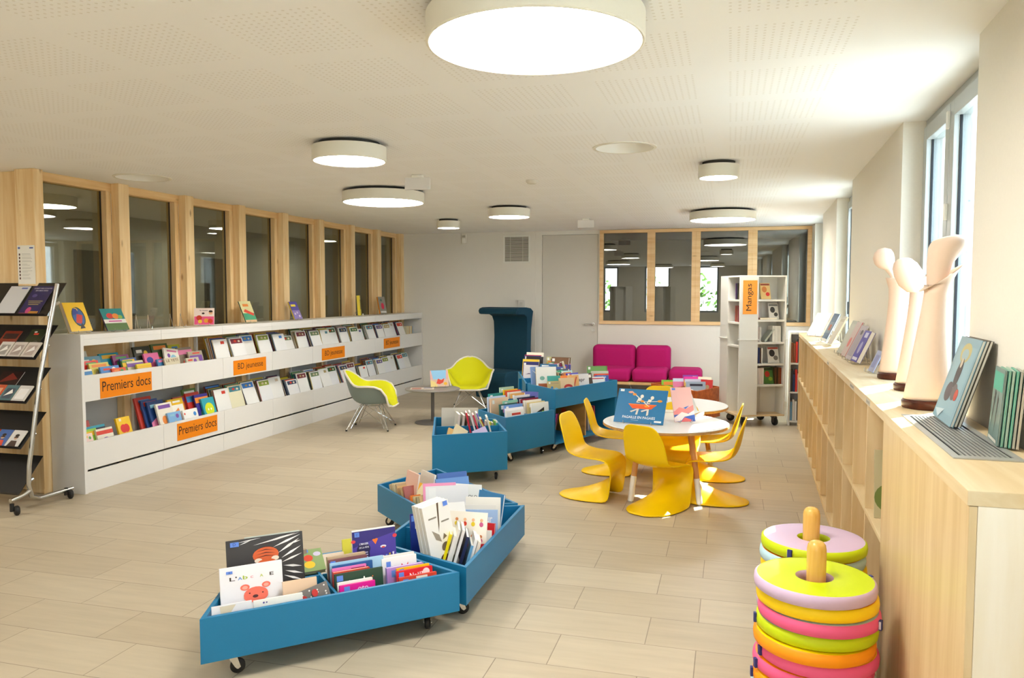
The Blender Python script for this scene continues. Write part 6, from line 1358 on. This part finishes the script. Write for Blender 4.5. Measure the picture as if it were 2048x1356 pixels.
shown(-0.315, 6.03, 0.5705, 0.165, 0.27, 0.008, 26, 22, 'e6b5b0', 'tall pink picture book with coral waves on the near table', 'clear stand under the tall pink book',
      [('r', 0, 0.0, 1, 0.3, '3f5fb0'), ('p', [(0, 0.28), (0.3, 0.42), (0.6, 0.36), (1, 0.48), (1, 0.26), (0, 0.2)], 'e88a86'), ('p', [(0, 0.12), (0.4, 0.28), (0.7, 0.22), (1, 0.32), (1, 0.2), (0.5, 0.14), (0.3, 0.02), (0, 0.0)], 'f0dcd8'), ('p', [(0.3, 0.0), (0.5, 0.12), (0.8, 0.06), (0.8, 0.0)], 'e06a6a'), ('p', [(0.5, 0.4), (0.8, 0.46), (0.6, 0.36)], '4f78c0'), ('r', 0.06, 0.92, 0.22, 0.98, BLUE)], grp='books shown on the near table')
# clear stand seen edge-on and a wire easel at the back of the far table
wire_stand(TR(-0.52, 6.85, 0.5705, R(150)), 0.14, 20, 'empty wire book stand on the far table, right of the blue book', 'wire book stands')
ACR = M('e6eaec', 0.15)
for (x, y, yaw, lab) in ((-0.21, 6.42, 70, 'upright white acrylic display holder at the right of the pink book'), (-0.74, 6.98, 100, 'thin white acrylic display holder behind the blue canoe book')):
    T = TR(x, y, 0.5705, R(yaw)); t = thing('display_holder', lab, 'stand', group='acrylic display holders', mat=T)
    m = MB(); m.box(-0.06, 0.06, -0.001, 0.001, 0.0, 0.19, Matrix.Translation((0, 0.05, 0.012)) @ Matrix.Rotation(R(-22), 4, 'X')); m.build('back_plate', ACR, t)
    MB().box(-0.06, 0.06, 0.0, 0.055, 0.0, 0.003).build('foot_plate', ACR, t); MB().box(-0.06, 0.06, 0.0, 0.0025, 0.003, 0.025).build('front_lip', ACR, t)
shown(-3.36, 8.80, 0.4155, 0.225, 0.20, 0.014, 36, 14, 'd8dce0', 'book with a red dragon-like beast under a blue sky on the grey side table', 'wire stand under the book on the grey side table',
      [('r', 0.0, 0.45, 1, 1, '8fc0e0'), ('p', [(0, 0.45), (0.15, 0.45), (0.05, 1), (0, 1)], 'd8a8a0'), ('p', [(0.85, 0.45), (1, 0.45), (1, 1), (0.9, 1)], 'd8a8a0'), ('r', 0, 0.0, 1, 0.45, 'd8b8a0'), ('p', [(0, 0), (0.4, 0), (0.25, 0.3), (0, 0.4)], 'e0c880'), ('p', [(0.32, 0.2), (0.42, 0.5), (0.6, 0.4), (0.78, 0.52), (0.7, 0.25), (0.5, 0.15)], 'd8452f'), ('e', 0.82, 0.18, 0.1, 0.08, 'e8b02a')])
T = TR(-3.52, 8.63, 0.4155, R(20)); t = thing('magazine', 'open magazine lying flat on the grey side table', 'magazine', mat=T)
MB().box(-0.14, 0.14, -0.10, 0.10, 0.0005, 0.004).build('pages', M('d8cabc', 0.4), t)
m = MB(); m.poly([(-0.12, -0.08, 0.0043), (-0.01, -0.08, 0.0043), (-0.01, 0.06, 0.0043), (-0.12, 0.06, 0.0043)]); m.mi = 1; m.poly([(0.02, -0.02, 0.0043), (0.12, -0.02, 0.0043), (0.12, 0.08, 0.0043), (0.02, 0.08, 0.0043)]); m.build('printed_pictures', [M('b87a6a', 0.4), M('8a8a9a', 0.4)], t)

# ---------------------------------------------------------------- magazines on the rack
GR = 'magazines on the black rack'
def on_rack(lv, x, w, h, hx, label, art, up=0.032, t=0.004, off=0.0):
    T, wd, L = RACK[lv]
    B = T @ Matrix.Translation((wd - x, up + off, 0.004)) @ Matrix.Rotation(-PI / 2, 4, 'X')
    B = T @ Matrix(((1, 0, 0, wd - x), (0, 0, 1, 0.004 + off * 0), (0, -1, 0, 0.0035 + t / 2 + off), (0, 0, 0, 1)))
    return book('magazine', label, w, h, t, hx, B, GR, 'magazine', art=art, b=0.0008, gloss=0.2)
on_rack(0, 0.175, 0.19, 0.27, '2a2560', 'dark blue programme with a pink face and white heading on the top rack shelf', [('t', 'FORET DES CONTES', 0.06, 0.90, 0.88, 0.04, 'd8d4e8'), ('t', 'EN MAI 2022', 0.2, 0.82, 0.6, 0.04, 'd8d4e8'), ('e', 0.3, 0.66, 0.12, 0.08, '4a3f8a'), ('r', 0.15, 0.46, 0.85, 0.48, 'b8a86a'), ('r', 0.2, 0.40, 0.8, 0.42, 'b8a86a'), ('r', 0.25, 0.34, 0.75, 0.36, 'b8a86a'), ('e', 0.42, 0.15, 0.12, 0.16, 'd04a8a'), ('r', 0.05, 0.0, 0.95, 0.06, 'b84a6a'), ('r', 0.5, 0.04, 0.95, 0.12, 'c98a3a')])
on_rack(0, 0.40, 0.19, 0.27, 'd8dadf', 'white programme at the left end of the top rack shelf', [('r', 0.6, 0.9, 0.9, 0.95, '5a6ab0')])
RM = ['e0d8d0', 'd9d2cc', 'c9c4c0']
on_rack(1, 0.13, 0.145, 0.27, '3a3f2a', 'dark magazine behind the silvery ones on the second rack shelf', [('r', 0.3, 0.8, 0.6, 0.86, 'd8452f'), ('e', 0.35, 0.9, 0.1, 0.05, 'e6e4da'), ('e', 0.7, 0.5, 0.2, 0.2, '4a4a30')])
on_rack(1, 0.36, 0.16, 0.25, '8a3a2a', 'red-brown magazine at the left of the second rack shelf', [('r', 0.1, 0.7, 0.9, 0.9, '3a2420')])
for i, (lv, x, hx, a) in enumerate(((1, 0.075, 'd9d0c8', 'b8a8a0'), (1, 0.20, 'd4ccc6', 'a89a94'), (1, 0.325, 'dcd6d0', '9a948e'), (2, 0.075, 'd8d6d2', 'efeeec'), (2, 0.195, '5a7a80', '3a4a58'), (2, 0.315, 'c85a3a', 'e0a07a'), (3, 0.085, 'dcd9d6', '4a3a34'), (3, 0.205, '4a6aa8', 'd8503a'), (3, 0.325, 'b03a2a', 'e6c8b0'))):
    art = [('r', 0.15, 0.15, 0.85, 0.8, a), ('p', [(0.2, 0.3), (0.8, 0.5), (0.6, 0.75)], 'efece8')] if lv < 3 else [('e', 0.5, 0.56, 0.15, 0.17, 'c9a58c'), ('e', 0.5, 0.68, 0.16, 0.10, '2c2421'), ('p', [(0.15, 0.02), (0.85, 0.02), (0.72, 0.36), (0.28, 0.36)], a), ('r', 0.34, 0.53, 0.66, 0.60, '3a2a26')]
    on_rack(lv, x, 0.115, 0.14, hx, '%s small magazine, %s from the right on the %s rack shelf' % (cname(hx), NTH[i % 3], NTH[lv]), art, off=0.006, t=0.008)
on_rack(2, 0.30, 0.20, 0.27, 'd9d7d2', 'poster-like programme with a dark red picture on the third rack shelf', [('r', 0.0, 0.5, 1, 1, '2a1512'), ('p', [(0.1, 0.6), (0.9, 0.75), (0.5, 0.95)], '7a2a1f'), ('r', 0.1, 0.3, 0.6, 0.32, '8a8a88'), ('r', 0.1, 0.2, 0.6, 0.22, '8a8a88')])

# ---------------------------------------------------------------- books in the shelf tower
GMG = 'mangas in the white shelf tower'
def tower_book(k, u, zf, h, t, hx, label, face=False, lean=0, art=None, w=0.12, n=0.05, flat=False, name='manga_volume'):
    a, b = rot4(u, n, k); p = FT.p(a, b); ang = 23 + 90 * k
    if flat: T = Matrix.Translation((p.x, p.y, zf + 0.001 + t / 2)) @ Matrix.Rotation(R(ang), 4, 'Z') @ Matrix.Rotation(PI / 2, 4, 'X') @ Matrix.Translation((0, 0, -h))
    elif face: T = place(p.x, p.y, zf + 0.003, ang, 14)
    else:
        T = Matrix.Translation((p.x, p.y, zf + 0.001 + abs(h * 0) + (t / 2 * abs(math.sin(R(lean))))) ) @ Matrix.Rotation(R(ang), 4, 'Z') @ Matrix.Rotation(R(lean), 4, 'Y') @ Matrix.Rotation(PI / 2, 4, 'Z') @ Matrix.Translation((w / 2, 0, 0))
    return book(name, label, w, h, t, hx, T, GMG, art=art, spine=hx if not face else None)
fa = lambda c1, c2, c3: [('e', 0.4, 0.6, 0.25, 0.3, c1), ('e', 0.7, 0.3, 0.2, 0.2, c2), ('r', 0.05, 0.85, 0.95, 0.96, c3)]
tower_book(0, 0.345, 1.48, 0.19, 0.016, 'd8b878', 'colourful manga facing out on the top shelf of the tower', face=True, art=fa('c87a3a', 'd02a2a', '8a3a2a'), n=0.07)
tower_book(0, 0.46, 1.245, 0.185, 0.016, 'd8d6d0', 'black and white manga facing out on the second shelf of the tower', face=True, art=fa('2a2a2a', '4a4a48', '6a6a68'), n=0.09)
tower_book(0, 0.245, 1.245, 0.18, 0.014, 'b05a8a', 'thin pink manga standing at the left of the second tower shelf')
tower_book(0, 0.33, 1.245, 0.13, 0.02, 'c9a878', 'tan manga lying flat on the second tower shelf', flat=True)
tower_book(0, 0.42, 1.245, 0.14, 0.022, 'dcdad2', 'white manga lying flat on the second tower shelf', flat=True)
for i in range(3): tower_book(0, 0.242 + 0.018 * i, 0.985, 0.175, 0.016, ['d8d0c8', 'b8a8a0', 'c8c4bc'][i], '%s manga, %s from the left on the third tower shelf' % (['white', 'taupe', 'pale grey'][i], NTH[i]))
tower_book(0, 0.335, 0.985, 0.18, 0.02, 'a8b0a4', 'grey-green manga leaning to the right on the third tower shelf', lean=38)
for i in range(5): tower_book(0, 0.435 + 0.021 * i, 0.985, 0.185, 0.019, ['e6e4dc', 'e2e0d8', 'e9e7e0', 'dedcd4', 'e4e2da'][i], 'white manga spine, %s of the five at the right of the third tower shelf' % NTH[i])
for i in range(4): tower_book(0, 0.245 + 0.019 * i, 0.735, 0.18, 0.017, ['3a3230', '2a3a6a', '4a3a34', 'd8d6ce'][i], '%s manga, %s from the left on the fourth tower shelf' % (['brown', 'navy', 'dark brown', 'white'][i], NTH[i]))
tower_book(0, 0.46, 0.735, 0.19, 0.016, 'd6d4ce', 'white and black manga facing out on the fourth tower shelf', face=True, art=fa('2a2624', '7a7672', 'b8483a'), n=0.08, w=0.14)
for i in range(5): tower_book(0, 0.243 + 0.019 * i, 0.49, 0.19, 0.017, ['e4d8d0', 'dcd4cc', 'e0d0c8', 'd8c8c0', 'e2dad2'][i], 'pale manga spine, %s from the left on the fifth tower shelf' % NTH[i])
tower_book(0, 0.40, 0.49, 0.19, 0.016, '4a7a3a', 'green manga with a red-haired figure facing out on the fifth tower shelf', face=True, art=fa('b8342a', '8aa83a', '2a2a2a'), n=0.07)
for i in range(4): tower_book(0, 0.475 + 0.02 * i, 0.49, 0.19, 0.018, ['5a3a20', '3a2a1a', '7a4a2a', '8a3a1a'][i], '%s manga spine, %s from the right group on the fifth tower shelf' % (['brown', 'dark brown', 'tan', 'rust'][i], NTH[i]))
for i in range(5): tower_book(3, 0.46 - 0.045 * i + 0.05, 1.478, 0.19, 0.024, ['5a4a3a', '3a3a3a', '6a5a3a', '2a2a30', '4a2a5a'][i], '%s manga, %s on the upper shelf of the shaded tower side' % (['brown', 'dark grey', 'olive', 'black', 'purple'][i], NTH[i]), w=0.11)
for i in range(5): tower_book(3, 0.46 - 0.045 * i + 0.05, 1.215, 0.19, 0.024, ['b02a3a', '4a2a5a', '8a2a3a', 'b06a5a', 'a84a3a'][i], '%s manga, %s on the lower shelf of the shaded tower side' % (['red', 'purple', 'maroon', 'pink', 'rust'][i], NTH[i]), w=0.11)
# ---------------------------------------------------------------- low bookcase behind
rnd = random.Random(12)
for lv, zf in ((0, 0.06), (1, 0.40), (2, 0.74)):
    for i in range(11):
        hx = rnd.choice(['d8342c', '2a3a6a', 'e6e2dc', '5a8a3a', 'e0a02a', '2a2a2c', 'b02a6a', '6a9ac0', 'dcd6cc', '8a4a2a'])
        hh = rnd.uniform(0.2, 0.27); p = CW @ Vector((lx0 + 0.034 + 0.0255 * i, ly0 + 0.10, zf + 0.001))
        T = Matrix.Translation(p) @ Matrix.Rotation(PI / 2 - math.atan(0.0293), 4, 'Z')
        book('album', '%s album, %s from the left on the %s shelf of the low bookcase' % (cname(hx), NTH[i], ['bottom', 'middle', 'top'][lv]), 0.17, hh, 0.022, hx, T, 'albums in the low white bookcase', spine=hx)
# ---------------------------------------------------------------- things in the cubbies
def in_cubby(i, zf, x, h, t, hx, label, dy=0.04, roll=0, w=0.2, art=None, name='album'):
    p = CW @ Vector((0.02 + w / 2 + x, yS + 0.02 + dy + i * pit, zf + 0.001)); T = Matrix.Translation(p) @ Matrix.Rotation(-math.atan(0.0293) , 4, 'Z') @ Matrix.Rotation(-R(roll), 4, 'X')
    return book(name, label, w, h, t, hx, T, 'albums in the cubbies', art=art, spine=None)
in_cubby(0, 0.592, 0.0, 0.29, 0.008, 'b9b08a', 'patterned magazine leaning in the nearest upper cubby', dy=0.30, roll=8, art=[('e', 0.3, 0.3, 0.3, 0.3, '6a7a3a'), ('e', 0.6, 0.6, 0.25, 0.3, '7a5a8a'), ('e', 0.4, 0.85, 0.2, 0.15, 'c8b04a')])
in_cubby(3, 0.592, 0.01, 0.33, 0.022, '5a6a5a', 'dark green folder standing in the fourth upper cubby from the near end', dy=0.06)
in_cubby(10, 0.592, 0.01, 0.33, 0.03, '2a2a2a', 'black folder standing in an upper cubby near the far end', dy=0.03)
for k, hx in enumerate(('e6e2dc', 'dcd8d0', 'd8c8b0')): in_cubby(11, 0.592, 0.01, 0.38, 0.05, hx, '%s folder, %s in the upper cubby second from the far end' % (cname(hx), NTH[k]), dy=0.05 + 0.09 * k)
# ---------------------------------------------------------------- display books on the worktop
ZW = 1.1005
def onw(x, y): return CW @ Vector((x, y, 0))
def top_book(x, y, w, h, t, yaw, lean, hx, label, slab, art, stand_=True, **k):
    p = onw(x, y); return shown(p.x, p.y, ZW, w, h, t, yaw, lean, hx, label, slab, art, stand_=stand_, grp='display books on the worktop', **k)
# three thick records/albums leaning against the pier beside the grille, then a fan of thin albums
swim = [('p', [(0.1, 0.1), (0.9, 0.1), (0.95, 0.9), (0.1, 0.9)], '8fb0bc'), ('e', 0.5, 0.82, 0.24, 0.12, 'b8ae7a'), ('e', 0.5, 0.80, 0.15, 0.07, '9ab4bc'), ('e', 0.5, 0.58, 0.12, 0.18, '4a4a50'), ('e', 0.36, 0.34, 0.16, 0.12, '54505a'), ('e', 0.62, 0.36, 0.12, 0.1, '6a6468'), ('e', 0.76, 0.34, 0.08, 0.07, 'b8453a'), ('e', 0.5, 0.7, 0.05, 0.06, 'c9bda8'), ('p', [(0.05, 0.1), (0.3, 0.02), (0.5, 0.14)], 'c4d4da')]
for k in range(3):
    top_book(0.148 + 0.012 * k, 1.035 + 0.002 * k, 0.30, 0.305, 0.011, -93, 17, ['7fa3b2', '3a3630', '4a4438'][k], ['blue album with a grey painted figure, foremost of three leaning by the grille', 'dark album behind the blue one by the grille', 'rearmost dark album leaning by the grille'][k], '', swim if k == 0 else None, stand_=False)
for k in range(6):
    T = place(0.778 + 0.0095 * k, 2.665 - 0.008 * k, ZW + 0.006, -98 - 1.2 * k, 4, 0)
    book('album', ['foremost', 'second', 'third', 'fourth', 'fifth', 'rearmost'][k] + ' green and grey album of the row standing beside the grille', 0.17, 0.225, 0.006, ['6f8a84', '7ab8a0', 'a8c4b4', '5fb49a', 'b4b4a8', 'c0b8a8'][k], T, 'albums lined up beside the grille', art=[('r', 0.05, 0.7, 0.95, 0.95, '4fae94'), ('p', [(0.15, 0.1), (0.4, 0.65), (0.3, 0.7)], '3a3a38'), ('p', [(0.5, 0.05), (0.7, 0.6), (0.62, 0.65)], '4a4644'), ('r', 0.1, 0.02, 0.9, 0.06, 'd8d4c8')])
vio = [('r', 0.0, 0.0, 1, 1, '4a46a0'), ('r', 0.3, 0.78, 0.8, 0.94, 'c9c8e0'), ('e', 0.5, 0.45, 0.2, 0.25, 'a8a6c8'), ('r', 0.1, 0.05, 0.9, 0.14, 'd8d8e4')]
top_book(0.150, 2.83, 0.115, 0.13, 0.006, -86, 24, 'a8b0d0', 'small lilac booklet on a clear stand just behind the farthest clay figure', 'clear stand under the small lilac booklet', [('r', 0.2, 0.2, 0.8, 0.8, '8a90c0')])
top_book(0.125, 3.42, 0.17, 0.215, 0.028, -87, 24, '4a46a0', 'violet book with pale heading on the worktop, right of the grey magazines', 'clear stand under the violet book', vio)
top_book(0.120, 3.70, 0.19, 0.25, 0.008, -87, 25, 'b8b0b4', 'grey magazine leaning behind the violet book on the worktop', 'clear stand under the grey magazine', [('r', 0.1, 0.1, 0.9, 0.85, 'a09aa4'), ('e', 0.6, 0.8, 0.15, 0.1, '4a4444')])
top_book(0.120, 3.98, 0.19, 0.265, 0.008, -87, 25, 'c9b8b4', 'pink and grey magazine with a red edge on the worktop', 'clear stand under the pink and grey magazine', [('r', 0.85, 0.0, 1, 1, 'b8343a'), ('e', 0.4, 0.4, 0.2, 0.2, 'd87a72')])
top_book(0.120, 4.26, 0.19, 0.265, 0.008, -87, 25, 'b4bab0', 'pale green-grey magazine, farthest of the leaning row on the worktop', 'clear stand under the pale green-grey magazine', [('r', 0.1, 0.1, 0.9, 0.9, 'c4c8bc')])
top_book(0.140, 5.30, 0.20, 0.27, 0.016, -87, 27, 'dcd8cc', 'sunlit cream book seen from the side on the worktop', 'clear stand under the sunlit cream book', [('r', 0.1, 0.8, 0.9, 0.9, 'c9c2b0')])
top_book(0.120, 5.72, 0.26, 0.28, 0.012, -87, 25, '5a7a9a', 'blue-grey book with colourful strip on the worktop, in the sun', 'clear stand under the blue-grey book', [('r', 0.1, 0.3, 0.9, 0.7, '8aa0b0'), ('r', 0.3, 0.4, 0.7, 0.6, 'b8705a'), ('r', 0.05, 0.0, 1, 0.1, 'dcdcd8')])
top_book(0.100, 6.70, 0.24, 0.27, 0.008, -60, 30, 'efeeea', 'white sheet on a stand at the far end of the worktop', 'clear stand under the white sheet', [('r', 0.3, 0.6, 0.7, 0.8, 'dcdcd8')])
